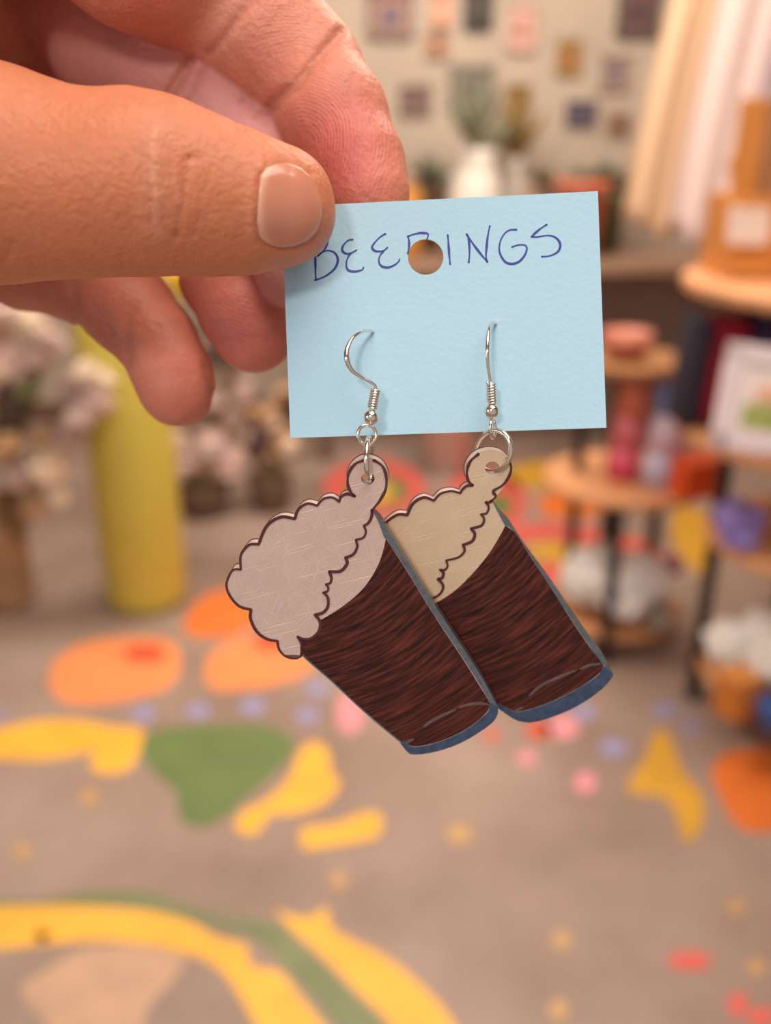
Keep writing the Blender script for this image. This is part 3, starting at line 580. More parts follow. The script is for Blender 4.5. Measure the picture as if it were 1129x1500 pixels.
def set_uv(o, fr):
    me = o.data; u = me.uv_layers.new(name='UVMap'); org = fr(0, 0, 0); base = wloc(o)
    ex = (fr(1, 0, 0) - org).normalized(); ey = (fr(0, 1, 0) - org).normalized()
    co = [v.co + base - org for v in me.vertices]
    for l in me.loops: u.data[l.index].uv = (co[l.vertex_index].dot(ex), co[l.vertex_index].dot(ey))
def scal(seq, z, closed=False, amt=0.0):
    """seq: list of scallops, each a list of points from cusp to cusp"""
    out = []
    for s in seq:
        c = catmull([(*p, 0) for p in s], 7); out += [(p[0], p[1]) for p in c[:-1]]
    out.append(seq[-1][-1]); return [z(*p) for p in out]
def smooth2(P, z, n=7): return [z(p[0], p[1]) for p in catmull([(*q, 0) for q in P], n)]

def make_charm(root, fr, z, T, face):
    foam_in, foam_out, tab = T['in'], T['out'], T['tab']
    A = scal(foam_out, z)       # from the tab's left cusp round to the drip's end
    tabp = smooth2(tab, z)      # from the right junction over the top to the left cusp
    left = smooth2(T['left'], z); bot = smooth2(T['bottom'], z); right = smooth2(T['right'], z)
    outer = A[:-1] + left[:-1] + bot[:-1] + right[:-1] + tabp[:-1]
    hc = z(*T['hole']); hr = T['hr']
    hp = [(hc[0] + hr * math.cos(a * math.pi / 14), hc[1] + hr * 0.92 * math.sin(a * math.pi / 14)) for a in range(28)]
    org = fr(hc[0], hc[1], 0)
    ch = slab('charm', outer, [hp], fr, -2.2, 0, face, root, side=MFS, origin=org); set_uv(ch, fr)
    ns = len(A) - 1; nq = len(left) + len(bot) + len(right) - 3; f0 = int(ch['side_start']); del ch['side_start']; ch.data.materials.append(MDS)
    for i in range(f0 + ns, f0 + ns + nq): ch.data.polygons[i].material_index = 2
    ch['label'] = 'flat sanded acrylic charm shaped as a tilted glass of dark beer with foam'
    top = smooth2(T['beertop'], z); bb = smooth2(T['beerbottom'], z); br = smooth2(T['beerright'], z)
    lip = scal(T['lip'], z)     # from beer top's left end round the drips to the left edge
    leftin = [(x + 0.12, y + 0.12) for x, y in left]
    beer = lip[:-1] + leftin + bb[:-1] + br[::-1][:-1] + top[::-1][:-1] if T['lipdir'] else None
    b = slab('beer_fill', beer, [], fr, 0.005, 0.03, MBEER, ch); set_uv(b, fr)
    sl = right[::-1]; strip = smooth2(T['stripin'], z)
    s = slab('glass_side', sl[:-1] + [right[0]] + strip[::-1], [], fr, 0.006, 0.045, MSLATE, ch)
    rimin = smooth2(T['rimin'], z)
    slab('glass_base', bot + rimin[::-1], [], fr, 0.007, 0.06, MBLU, ch)
    ribbons('left_glass_edge', [leftin], 0.16, fr, 0.02, 0.065, MSLATE, ch)
    lines = [scal(foam_in, z)] + [A] + [smooth2(l, z) for l in T['tabink']]
    if T.get('topink'): lines[1] = scal(T['topink'], z)
    ribbons('outline_ink', lines, lambda t: 0.35 + 0.07 * math.sin(2 + 17 * t), fr, 0.03, 0.09, MINK, ch)
    ribbons('back_outline_ink', [A, tabp], 0.14, fr, -2.32, -2.02, MINK, ch)
    ribbons('highlight_stroke', [smooth2(l, z) for l in T['hi']], lambda t: 0.42 * (0.45 + 0.55 * math.sin(math.pi * min(1, 0.15 + t * .8))), fr, 0.03, 0.07, MHI, ch)
    return ch
z3 = lambda fr: (lambda x, y: fr.uv(320 + x / 2.688, 640 + y / 2.688))
z4 = lambda fr: (lambda x, y: fr.uv(560 + x / 3.2257, 620 + y / 3.2257))
LEFT = dict(
    out=[[(535, 232), (505, 224), (482, 236), (475, 255)], [(475, 255), (448, 238), (412, 244), (388, 270)], [(388, 270), (350, 262), (315, 284), (300, 322)],
         [(300, 322), (245, 315), (190, 350), (158, 422)], [(158, 422), (120, 425), (88, 465), (88, 522)], [(88, 522), (55, 525), (32, 575), (42, 620), (80, 665), (128, 680)],
         [(128, 680), (126, 715), (150, 765), (190, 795), (232, 803)], [(232, 803), (238, 835), (262, 862), (295, 872), (320, 866), (328, 852), (327, 830)]],
    tab=[(605, 290), (640, 255), (665, 205), (668, 150), (645, 105), (600, 82), (560, 84), (522, 112), (503, 155), (508, 195), (535, 232)],
    tabink=[[(577, 91), (540, 105), (514, 138), (508, 180), (518, 212), (535, 232)], [(612, 92), (645, 115), (660, 155), (658, 205), (635, 250), (603, 290)]],
    left=[(327, 830), (332, 866), (440, 962), (580, 1092), (716, 1206)],
    bottom=[(716, 1206), (740, 1236), (765, 1250), (830, 1244), (900, 1226), (970, 1196), (1030, 1160), (1078, 1124), (1098, 1092), (1100, 1065)],
    right=[(1100, 1065), (1050, 970), (1000, 888), (940, 798), (870, 690), (810, 596), (750, 500), (680, 388), (640, 326), (605, 290)],
    **{'in': [[(605, 290), (602, 315), (590, 338), (572, 350)], [(572, 350), (580, 372), (570, 396), (540, 405)], [(540, 405), (546, 432), (530, 462), (500, 475)],
              [(500, 475), (506, 498), (480, 528), (435, 530)], [(435, 530), (444, 552), (440, 574), (422, 580)], [(422, 580), (432, 592), (428, 608), (412, 612)],
              [(412, 612), (430, 632), (430, 668), (410, 692), (380, 700)], [(380, 700), (400, 728), (394, 765), (365, 792), (335, 795), (310, 785)], [(310, 785), (324, 810), (328, 835), (326, 858)]]},
    lip=[[(400, 722), (397, 760), (372, 788), (340, 796), (310, 785)], [(310, 785), (324, 810), (327, 830)]], lipdir=1,
    beertop=[(400, 722), (470, 680), (540, 626), (590, 570), (630, 500), (650, 440), (658, 402)],
    beerright=[(658, 402), (709, 478), (774, 582), (835, 682), (900, 782), (960, 872), (1015, 960), (1070, 1050)],
    beerbottom=[(716, 1206), (735, 1196), (755, 1216), (800, 1216), (870, 1198), (930, 1174), (985, 1144), (1030, 1108), (1060, 1078), (1068, 1050)],
    stripin=[(605, 290), (628, 332), (652, 395), (658, 402), (712, 480), (777, 584), (838, 684), (904, 784), (964, 874), (1020, 962), (1072, 1050), (1100, 1065)],
    rimin=[(716, 1206), (735, 1196), (755, 1218), (800, 1218), (870, 1200), (930, 1176), (985, 1146), (1030, 1110), (1062, 1080), (1070, 1048), (1100, 1065)],
    hi=[[(808, 1140), (835, 1120), (880, 1096), (932, 1074)], [(948, 1064), (990, 1052), (1030, 1049), (1064, 1054)], [(738, 1204), (752, 1196), (768, 1190)]],
    hole=(588, 164), hr=0.86)
RIGHT = dict(
    out=[[(425, 292), (398, 296), (378, 312), (368, 330)], [(368, 330), (325, 320), (275, 332), (243, 365)], [(243, 365), (195, 350), (145, 378), (117, 433)],
         [(117, 433), (70, 432), (15, 470), (0, 500)], [(0, 500), (-90, 520), (-150, 570), (-165, 640)], [(-165, 640), (-190, 690), (-170, 740), (-110, 760)],
         [(-110, 760), (-100, 810), (-60, 850), (0, 862)], [(0, 862), (10, 900), (60, 920), (85, 900), (88, 885)]],
    tab=[(518, 366), (560, 318), (598, 262), (612, 215), (600, 170), (560, 135), (505, 126), (450, 140), (408, 178), (391, 225), (400, 268), (425, 292)],
    tabink=[[(452, 146), (415, 180), (399, 225), (404, 268), (425, 292)], [(590, 166), (608, 205), (598, 250), (568, 292), (524, 320), (535, 345), (514, 367)]],
    left=[(88, 885), (95, 905), (230, 1040), (390, 1200), (545, 1346)],
    bottom=[(545, 1346), (615, 1394), (660, 1410), (710, 1412), (790, 1392), (880, 1356), (960, 1312), (1040, 1252), (1085, 1200), (1090, 1185)],
    right=[(1090, 1185), (1040, 1090), (960, 985), (870, 852), (780, 722), (680, 586), (600, 465), (560, 425), (518, 366)],
    **{'in': [[(514, 367), (503, 374), (487, 372)], [(487, 372), (502, 395), (492, 424), (465, 430)], [(465, 430), (480, 452), (468, 482), (418, 498)],
              [(418, 498), (436, 522), (424, 556), (380, 575)], [(380, 575), (388, 602), (360, 632), (300, 648)], [(300, 648), (308, 672), (295, 692), (272, 692)],
              [(272, 692), (288, 706), (282, 730), (262, 735)], [(262, 735), (286, 764), (280, 795), (255, 818), (218, 830)], [(218, 830), (215, 880), (160, 910), (100, 880)]]},
    lip=[[(160, 893), (140, 905), (115, 905), (100, 895)], [(100, 895), (92, 890), (88, 885)]], lipdir=1,
    beertop=[(160, 893), (235, 858), (330, 800), (420, 716), (500, 620), (550, 540), (580, 485)],
    beerright=[(580, 485), (630, 522), (705, 640), (795, 776), (880, 912), (970, 1045), (1036, 1132), (1046, 1150)],
    beerbottom=[(545, 1346), (548, 1325), (585, 1342), (630, 1362), (680, 1355), (760, 1330), (860, 1286), (950, 1236), (1020, 1185), (1042, 1150)],
    stripin=[(518, 366), (545, 420), (580, 483), (600, 492), (636, 530), (708, 642), (795, 778), (882, 912), (972, 1044), (1040, 1136), (1090, 1185)],
    rimin=[(545, 1346), (548, 1324), (585, 1343), (630, 1364), (680, 1357), (760, 1332), (860, 1288), (950, 1238), (1022, 1187), (1044, 1148), (1090, 1185)],
    hi=[[(695, 1284), (750, 1238), (830, 1200), (915, 1166)], [(935, 1160), (980, 1142), (1028, 1136)], [(620, 1364), (640, 1352), (662, 1342)]],
    hole=(519, 212), hr=0.95)
def make_earring(px, py, d, T, zf, face, label, hook, coil, bead, loop, ring):
    fr = Frame(px, py, d)
    root = empty('earring', fr(0, -32, -1), label, 'earring', 'pair of dark beer glass earrings hooked on the blue card')
    make_charm(root, fr, zf(fr), T, face)
    hp = catmull([D(*p[:3]) for p in hook], 6)
    rad = [p[3] * 0.001 for p in hook]; rr = []
    for i in range(len(hook) - 1): rr += [rad[i] + (rad[i + 1] - rad[i]) * j / 6 for j in range(6)]
    rr.append(rad[-1]); MB().tube(hp, rr, 10).build('hook', STEEL, root, True)
    a, b = D(*coil[0]), D(*coil[1]); ax = (b - a); e1 = ax.orthogonal().normalized(); e2 = ax.normalized().cross(e1); hx = []
    for i in range(8 * 16 + 1):
        t = i / (8 * 16); w = 2 * math.pi * 8 * t; hx.append(a + ax * t + (e1 * math.cos(w) + e2 * math.sin(w)) * 0.00062)
    cb = MB().tube(hx, 0.000125, 8); cb.tube([a, b], 0.00036, 10); cb.build('wire_coil', STEEL, root, True)
    bp = Vector(D(*bead)); MB().lathe(bp, [(0.0003, 0.00094)] + [(0.00100 * math.sin(t * math.pi / 14), 0.00100 * math.cos(t * math.pi / 14)) for t in range(2, 13)] + [(0.0003, -0.00094)], 24).build('bead', STEEL, root, True)
    c = Vector(D(*loop[:3])); ux = (RT * math.cos(loop[4]) + FW * math.sin(loop[4])); lr = loop[3] * 0.001
    MB().tube([c + (ux * math.sin(t * 2 * math.pi / 28) * loop[5] + UP * math.cos(t * 2 * math.pi / 28)) * lr for t in range(28)], 0.00024, 10, True).build('wire_loop', STEEL, root, True)
    c = Vector(D(*ring[:3])); ux = (RT * math.cos(ring[4]) + FW * math.sin(ring[4])); uy = (UP * math.cos(ring[5]) + FW * math.sin(ring[5])); lr = ring[3] * 0.001
    MB().tube([c + (ux * math.sin(t * 2 * math.pi / 36) + uy * math.cos(t * 2 * math.pi / 36)) * lr for t in range(36)], 0.00034, 12, True).build('jump_ring', STEEL, root, True)
    return root
make_earring(539, 701, 116.6, LEFT, z3, MF1, 'dark beer glass earring with foam overhang, the nearer one at the left, overlapping its twin',
    [(547, 485, 121.4, .20), (543, 484.5, 120, .22), (530, 486, 118.3, .22), (517, 495, 117, .24), (509, 510, 116.2, .34), (508, 526, 115.9, .38), (515, 542, 116.2, .30), (528, 552, 116.7, .23), (541, 559, 117, .22), (549, 565, 117.2, .22), (550.5, 573, 117.3, .22)],
    [(550.5, 570, 117.3), (545, 599, 117.1)], (543.5, 611, 117), (537.5, 637, 116.9, 1.25, R(8), 0.95), (541, 673, 117, 2.75, R(83), R(2)))
make_earring(722, 686, 120.6, RIGHT, z4, MF2, 'dark beer glass earring hanging at the right, its left half hidden behind its twin',
    [(727, 475, 121.4, .20), (724, 472.5, 120, .22), (718.5, 475, 118.4, .22), (715.5, 485, 117.2, .24), (714, 500, 116.4, .28), (713.5, 518, 116.2, .27), (714.5, 536, 116.6, .24), (717, 552, 117.2, .22), (718.5, 562, 117.6, .22)],
    [(718.8, 560, 117.6), (720, 591, 118)], (720, 602, 118.1), (721.5, 627, 119.0, 1.3, R(70), 1.0), (722.5, 661, 120.7, 2.75, R(-42), R(-14)))

# ------------------------------------------------------------------ the hand: a distance field, then a surface
VX = 0.42
X0, X1, Y0, Y1, Z0, Z1 = -175.0, 10.0, 5.0, 105.0, 92.0, 192.0
NX, NY, NZ = int((X1 - X0) / VX), int((Y1 - Y0) / VX), int((Z1 - Z0) / VX)
gx = (X0 + VX * np.arange(NX)).astype(np.float32); gy = (Y0 + VX * np.arange(NY)).astype(np.float32); gz = (Z0 + VX * np.arange(NZ)).astype(np.float32)
def node(n):
    px, py, d, rpx = n[:4]; s = n[4] if len(n) > 4 else 1.0
    return (np.array([(px - 564.5) / F * d, (750 - py) / F * d, d], np.float32), rpx * d / F, s)
def seg_d(P, a, b):
    (A, ra, sa), (B, rb, sb) = a, b; ba = B - A
    t = np.clip(((P[0] - A[0]) * ba[0] + (P[1] - A[1]) * ba[1] + (P[2] - A[2]) * ba[2]) / max(1e-6, float(ba @ ba)), 0, 1)
    dx = P[0] - A[0] - t * ba[0]; dy = P[1] - A[1] - t * ba[1]; dz = (P[2] - A[2] - t * ba[2]) * (sa + t * (sb - sa))
    return np.sqrt(dx * dx + dy * dy + dz * dz) - (ra + t * (rb - ra))
def smin(a, b, k):
    h = np.maximum(k - np.abs(a - b), 0) / k; return np.minimum(a, b) - h * h * k * 0.25
def chain_d(P, C, k):
    N = [node(n) for n in C['n']]; d = None
    for i in range(len(N) - 1):
        q = seg_d(P, N[i], N[i + 1]); d = q if d is None else smin(d, q, k)
    for e in C.get('extra', []):
        E_ = [node(n) for n in e]; d = smin(d, seg_d(P, E_[0], E_[-1]), k)
    return d
def poly_px(px, py, L):
    best = np.full(px.shape, 1e9, np.float32)
    for (ax, ay), (bx, by) in zip(L[:-1], L[1:]):
        vx, vy = bx - ax, by - ay; t = np.clip(((px - ax) * vx + (py - ay) * vy) / max(1e-6, vx * vx + vy * vy), 0, 1)
        best = np.minimum(best, (px - ax - t * vx) ** 2 + (py - ay - t * vy) ** 2)
    return np.sqrt(best)
NAIL = [(380, 256), (390, 244), (405, 238.5), (422, 238), (440, 244), (456, 258), (467, 277), (473, 300), (472, 322), (464, 341), (450, 354), (430, 362), (408, 364), (390, 358), (378, 348), (374.5, 325), (376, 300), (378, 275)]
def inpoly(px, py, L):
    ins = np.zeros(px.shape, bool); n = len(L)
    for i in range(n):
        (ax, ay), (bx, by) = L[i], L[(i + 1) % n]
        c = ((ay > py) != (by > py)) & (px < (bx - ax) * (py - ay) / (by - ay + 1e-9) + ax); ins ^= c
    return ins
# each finger: nodes (pixel x, pixel y, depth mm, radius px, flattening), creases (pixel polyline, depth mm, width px)
FING = dict(
 thumb=dict(k=3.0, n=[(-330, 250, 128, 190), (-120, 255, 119, 162), (0, 258, 113.5, 147), (100, 270, 112.5, 126, 1.05), (190, 271, 112, 121, 1.05), (250, 276, 112.2, 114, 1.06), (320, 293, 112.8, 100, 1.06), (380, 302, 113.2, 86, 1.02), (414, 306, 113.8, 70, .95)],
   extra=[[(422, 286, 114.2, 53, .9), (425, 318, 114.2, 54, .9)], [(195, 185, 110.5, 40), (225, 185, 110.5, 30)]],
   cr=[([(230, 190), (221, 212), (226, 236), (224, 262), (231, 290), (227, 318), (236, 350)], -.28, 6), ([(275, 232), (274, 250), (268, 270), (266, 300), (258, 325), (257, 345)], .36, 4), ([(275, 232), (296, 228)], .25, 3),
       ([(214, 250), (220, 290), (219, 330)], .22, 4), ([(292, 310), (283, 345)], .2, 4), ([(240, 205), (250, 232), (248, 262)], .12, 4), ([(205, 205), (206, 250), (211, 300)], .12, 4), ([(20, 352), (5, 385)], .2, 4), ([(255, 255), (262, 290), (254, 330)], -.10, 6), ([(180, 230), (190, 280), (186, 330)], .10, 5),
       ([(300, 205), (318, 222), (330, 250)], .08, 5), (NAIL[-4:] + NAIL[:1], .34, 3.0), (NAIL[:6], .26, 3.0), (NAIL[9:15], .30, 3.0),
       ([(368, 350), (366, 320), (367, 290), (370, 262), (380, 242)], -.22, 6)]),
 index=dict(k=2.5, n=[(60, -230, 122, 170), (205, -98, 127, 130), (325, 0, 137.0, 94), (392, 52, 136, 88), (447, 104, 136, 79), (489, 172, 133, 75), (525, 240, 130.5, 63), (541, 288, 129, 53), (546, 312, 129, 47)],
   cr=[([(395, 160), (402, 146), (430, 128), (460, 92), (497, 48)],  .7, 8), ([(405, 160), (415, 150), (440, 128), (452, 105)], .30, 4), ([(306, 78), (322, 60), (345, 30), (372, -2)], .5, 6), ([(382, 128), (370, 108), (330, 62)], .10, 4),
       ([(515, 222), (540, 182), (556, 160)], .12, 3), ([(508, 130), (525, 100)], .08, 4), ([(420, 60), (402, 78)], .07, 4), ([(440, 40), (455, 20)], .07, 4)]),
 middle=dict(k=2.5, n=[(20, -140, 166, 120), (100, -20, 158, 108), (175, 62, 151, 98), (262, 118, 146, 92), (325, 172, 144, 86), (385, 250, 141, 80), (415, 330, 138, 66), (425, 385, 136, 52), (428, 405, 136, 46)],
   cr=[([(290, 66), (276, 92), (256, 125), (238, 155)], .9, 8), ([(300, 95), (288, 120), (272, 150)], .25, 6), ([(350, 150), (366, 140), (392, 150)], .2, 4), ([(372, 172), (395, 150), (410, 148)], .2, 4)]),
 ring=dict(k=2.5, n=[(-90, -20, 176, 112), (30, 90, 170, 98), (150, 180, 164, 84), (235, 265, 158, 78), (318, 350, 151, 66), (332, 405, 146, 64), (358, 458, 143, 60), (372, 488, 142.5, 58)],
   cr=[([(262, 400), (300, 392), (345, 388)], .4, 6)]),
 pinky=dict(k=2.2, n=[(-220, 120, 170, 110), (-120, 260, 164, 92), (-40, 340, 159, 82), (40, 372, 155, 78), (100, 384, 152, 78), (148, 410, 149, 74), (190, 455, 146.5, 62), (230, 500, 145, 55), (252, 545, 144, 54), (260, 571, 144, 54)],
   cr=[([(118, 395), (108, 425), (113, 463), (118, 480)], .7, 6), ([(142, 470), (150, 490), (160, 500)], .16, 4), ([(150, 455), (158, 478), (170, 495)], .16, 4), ([(30, 405), (75, 418)], .1, 4), ([(20, 415), (70, 432)], .1, 4),
       ([(192, 540), (187, 505), (190, 470), (198, 455)], .35, 6), ([(299, 535), (306, 562), (313, 590)], .3, 5)]),
)
PALM = [dict(k=8, n=[(-60, -230, 128, 170), (-300, -160, 126, 190)]), dict(k=8, n=[(-120, -260, 165, 230), (-260, -60, 172, 230), (-420, 160, 170, 210)]), dict(k=8, n=[(-330, -120, 160, 200), (-420, 200, 140, 200)]),
        dict(k=8, n=[(-30, -120, 163, 130), (-20, 20, 158, 78), (-60, 40, 160, 90)]), dict(k=8, n=[(-420, 60, 155, 260), (-900, 330, 150, 240), (-1200, 450, 150, 250)])]
DF = np.full((NX, NY, NZ), 30.0, np.float32)
def block(C, pad=7.0):
    N = [node(n) for n in C['n']] + [node(n) for e in C.get('extra', []) for n in e]
    lo = np.min([n[0] - n[1] * 1.15 for n in N], 0) - pad; hi = np.max([n[0] + n[1] * 1.15 for n in N], 0) + pad
    s = []
    for a, g0, n_ in ((0, X0, NX), (1, Y0, NY), (2, Z0, NZ)):
        i0 = max(0, int((lo[a] - g0) / VX)); i1 = min(n_, int((hi[a] - g0) / VX) + 2); s.append(slice(i0, i1))
    return s
def field(C, S):
    P = (gx[S[0]][:, None, None], gy[S[1]][None, :, None], gz[S[2]][None, None, :])
    d = chain_d(P, C, C['k']).astype(np.float32)
    if C.get('cr'):
        I = np.nonzero(np.abs(d) < 1.6); z = gz[S[2]][I[2]]; px = 564.5 + F * gx[S[0]][I[0]] / z; py = 750 - F * gy[S[1]][I[1]] / z
        add = np.zeros(len(z), np.float32)
        for L, amp, w in C['cr']: add += amp * np.exp(-(poly_px(px, py, L) / w) ** 2)
        d[I] += add
    return d
for C in PALM:
    S = block(C, 10); d = chain_d((gx[S[0]][:, None, None], gy[S[1]][None, :, None], gz[S[2]][None, None, :]), C, C['k'])
    DF[tuple(S)] = smin(DF[tuple(S)], d, 8.0)
for nm in ('pinky', 'ring', 'middle', 'index', 'thumb'):
    C = FING[nm]; S = tuple(block(C)); d = field(C, S)
    kk = np.where(gx[S[0]] < -52, 6.0, 0.9)[:, None, None].astype(np.float32) if nm == 'thumb' else np.where((gx[S[0]] < -50), 3.0, 0.9)[:, None, None].astype(np.float32)
    DF[S] = smin(DF[S], d, kk)
def surface_nets(Dg, x0, y0, z0, h):
    s = Dg < 0
    n000 = s[:-1, :-1, :-1]; cnt = np.zeros(n000.shape, np.uint8); nx, ny, nz = Dg.shape
    for i in (0, 1):
        for j in (0, 1):
            for k in (0, 1): cnt += s[i:nx - 1 + i, j:ny - 1 + j, k:nz - 1 + k]
    act = (cnt > 0) & (cnt < 8); I = np.array(np.nonzero(act)).T; idx = np.full(act.shape, -1, np.int32); idx[act] = np.arange(len(I))
    acc = np.zeros((len(I), 3)); c = np.zeros(len(I))
    cor = [(i, j, k) for i in (0, 1) for j in (0, 1) for k in (0, 1)]; val = {q: Dg[I[:, 0] + q[0], I[:, 1] + q[1], I[:, 2] + q[2]].astype(np.float64) for q in cor}
    for a in cor:
        for ax in range(3):
            if a[ax] == 0:
                b = list(a); b[ax] = 1; b = tuple(b); va, vb = val[a], val[b]; m = (va < 0) != (vb < 0)
                t = np.where(m, va / np.where(m, va - vb, 1), 0)
                p = np.array(a, float)[None, :].repeat(len(I), 0); p[:, ax] = t
                acc[m] += p[m]; c[m] += 1
    V = (I + acc / c[:, None]) * h + np.array([x0, y0, z0]); FQ = []
    for ax in range(3):
        sl0 = [slice(1, -1)] * 3; sl1 = [slice(1, -1)] * 3; sl0[ax] = slice(0, -1); sl1[ax] = slice(1, None)
        A = s[tuple(sl0)]; B = s[tuple(sl1)]; o1, o2 = [q for q in range(3) if q != ax]
        for flip in (0, 1):
            E = np.array(np.nonzero((A & ~B) if flip == 0 else (~A & B))).T
            if not len(E): continue
            base = E.copy(); base[:, o1] += 1; base[:, o2] += 1
            def g(a, b):
                q = base.copy(); q[:, o1] -= a; q[:, o2] -= b; return idx[q[:, 0], q[:, 1], q[:, 2]]
            quad = np.stack([g(0, 0), g(1, 0), g(1, 1), g(0, 1)], 1)
            if (flip == 0) != (ax == 1): quad = quad[:, ::-1]
            FQ.append(quad)
    return V, np.concatenate(FQ)
def to_world(V):
    M = np.array([list(RT), list(UP), list(FW)]); return V * 0.001 @ M + np.array(list(CO))
def np_mesh(name, V, Q, m, parent, origin):
    Wv = to_world(V) - np.array(list(origin)); me = bpy.data.meshes.new(name)
    me.vertices.add(len(Wv)); me.vertices.foreach_set('co', Wv.astype(np.float32).ravel())
    me.loops.add(Q.size); me.loops.foreach_set('vertex_index', Q.astype(np.int32).ravel())
    me.polygons.add(len(Q)); me.polygons.foreach_set('loop_start', np.arange(0, Q.size, 4, dtype=np.int32))
    me.polygons.foreach_set('use_smooth', np.ones(len(Q), bool)); me.update(calc_edges=True); me.validate(); me.materials.append(m)
    o = bpy.data.objects.new(name, me); COL.objects.link(o)
    if parent: o.parent = parent
    else: o.location = origin
    return o
def relax(V, Q, it=2, lam=0.5):
    E_ = np.concatenate([Q[:, [0, 1]], Q[:, [1, 2]], Q[:, [2, 3]], Q[:, [3, 0]]])
    for _ in range(it):
        a = np.zeros_like(V); c = np.bincount(np.concatenate([E_[:, 0], E_[:, 1]]), minlength=len(V)).astype(float)
        for ax in range(3):
            a[:, ax] = np.bincount(E_[:, 0], V[E_[:, 1], ax], len(V)) + np.bincount(E_[:, 1], V[E_[:, 0], ax], len(V))
        V = V * (1 - lam) + lam * a / np.maximum(c, 1)[:, None]
    return V
HV, HQ = surface_nets(DF, X0, Y0, Z0, VX)
HV = relax(HV, HQ, 2, 0.5)
# complexion per vertex: rosier pads, paler knuckles, deeper creases
x, y, z = HV.T; px = 564.5 + F * x / z; py = 750 - F * y / z
fd = {n: chain_d((x, y, z), C, C['k']) for n, C in FING.items()}
near = {n: np.clip(1 - np.abs(d) / 1.2, 0, 1) for n, d in fd.items()}
col = np.tile(np.array(sr(208, 140, 112)[:3]), (len(x), 1))
def tint(c, w):
    global col; w = np.clip(w, 0, 1)[:, None]; col = col * (1 - w) + np.array(sr(*c)[:3])[None, :] * w
def spot(cx, cy, r, ry=None): return np.exp(-(((px - cx) / r) ** 2 + ((py - cy) / (ry or r)) ** 2))
tint((216, 138, 116), near['index']); tint((206, 140, 132), near['middle']); tint((198, 120, 100), near['ring']); tint((200, 122, 98), near['pinky'])
tint((210, 128, 92), near['thumb'])
tint((205, 108, 100), near['index'] * spot(500, 215, 75, 95)); tint((224, 160, 140), near['index'] * spot(320, 20, 50) * .7)
tint((212, 150, 150), near['middle'] * spot(335, 170, 70) * .8)
tint((218, 126, 114), near['ring'] * spot(365, 480, 70, 75)); tint((222, 136, 118), near['pinky'] * spot(262, 565, 55, 65))
tint((216, 150, 120), near['thumb'] * spot(225, 270, 22, 90) * .6); tint((196, 122, 88), near['thumb'] * spot(330, 280, 45, 70) * .5)
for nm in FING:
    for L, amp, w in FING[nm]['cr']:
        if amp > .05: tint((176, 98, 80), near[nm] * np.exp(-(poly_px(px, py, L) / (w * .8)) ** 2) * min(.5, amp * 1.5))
        else: tint((226, 166, 142), near[nm] * np.exp(-(poly_px(px, py, L) / (w * .7)) ** 2) * .28)
rig = np.clip(np.maximum.reduce([near['index'] * spot(500, 190, 90, 130), near['index'] * spot(420, 60, 60) * .6, near['ring'] * spot(360, 470, 70), near['pinky'] * spot(258, 550, 60)]), 0, 1)
def skin_mat():
    m = bpy.data.materials.new('skin'); m.use_nodes = True; nt = m.node_tree; n = nt.nodes; L = nt.links; b = n['Principled BSDF']
    at = n.new('ShaderNodeAttribute'); at.attribute_name = 'complexion'; tc = n.new('ShaderNodeTexCoord')
    mt = n.new('ShaderNodeTexNoise'); mt.inputs['Scale'].default_value = 420; mt.inputs['Detail'].default_value = 4; L.new(tc.outputs['Object'], mt.inputs['Vector'])
    mr = n.new('ShaderNodeMapRange'); mr.inputs[3].default_value = 0.88; mr.inputs[4].default_value = 1.12; L.new(mt.outputs['Fac'], mr.inputs[0])
    hs = n.new('ShaderNodeHueSaturation'); L.new(at.outputs['Color'], hs.inputs['Color']); L.new(mr.outputs[0], hs.inputs['Value']); L.new(hs.outputs[0], b.inputs['Base Color'])
    b.inputs['Subsurface Weight'].default_value = 0.35; b.inputs['Subsurface Radius'].default_value = (1.0, 0.35, 0.2); b.inputs['Subsurface Scale'].default_value = 0.0016
    b.inputs['Roughness'].default_value = 0.46; b.inputs['Specular IOR Level'].default_value = 0.36
    vo = n.new('ShaderNodeTexVoronoi'); vo.inputs['Scale'].default_value = 1500; L.new(tc.outputs['Object'], vo.inputs['Vector'])
    n2 = n.new('ShaderNodeTexNoise'); n2.inputs['Scale'].default_value = 900; n2.inputs['Detail'].default_value = 5; L.new(tc.outputs['Object'], n2.inputs['Vector'])
    b1 = n.new('ShaderNodeBump'); b1.inputs['Distance'].default_value = 0.00008; b1.inputs['Strength'].default_value = .8; L.new(vo.outputs['Distance'], b1.inputs['Height'])
    b2 = n.new('ShaderNodeBump'); b2.inputs['Distance'].default_value = 0.0002; L.new(n2.outputs['Fac'], b2.inputs['Height']); L.new(b1.outputs[0], b2.inputs['Normal'])
    # finger-print ridges on the pads
    ra = n.new('ShaderNodeAttribute'); ra.attribute_name = 'ridges'
    wv = n.new('ShaderNodeTexWave'); wv.wave_type = 'RINGS'; wv.rings_direction = 'SPHERICAL'; wv.inputs['Scale'].default_value = 620; wv.inputs['Distortion'].default_value = 14; wv.inputs['Detail'].default_value = 1; wv.inputs['Detail Scale'].default_value = 0.16
    mp = n.new('ShaderNodeMapping'); mp.inputs['Location'].default_value = RIDGE_C; L.new(tc.outputs['Object'], mp.inputs[0]); L.new(mp.outputs[0], wv.inputs['Vector'])
    mu = n.new('ShaderNodeMath'); mu.operation = 'MULTIPLY'; L.new(wv.outputs['Fac'], mu.inputs[0]); L.new(ra.outputs['Fac'], mu.inputs[1])
    b3 = n.new('ShaderNodeBump'); b3.inputs['Distance'].default_value = 0.000028; L.new(mu.outputs[0], b3.inputs['Height']); L.new(b2.outputs[0], b3.inputs['Normal'])
    L.new(b3.outputs[0], b.inputs['Normal']); return m
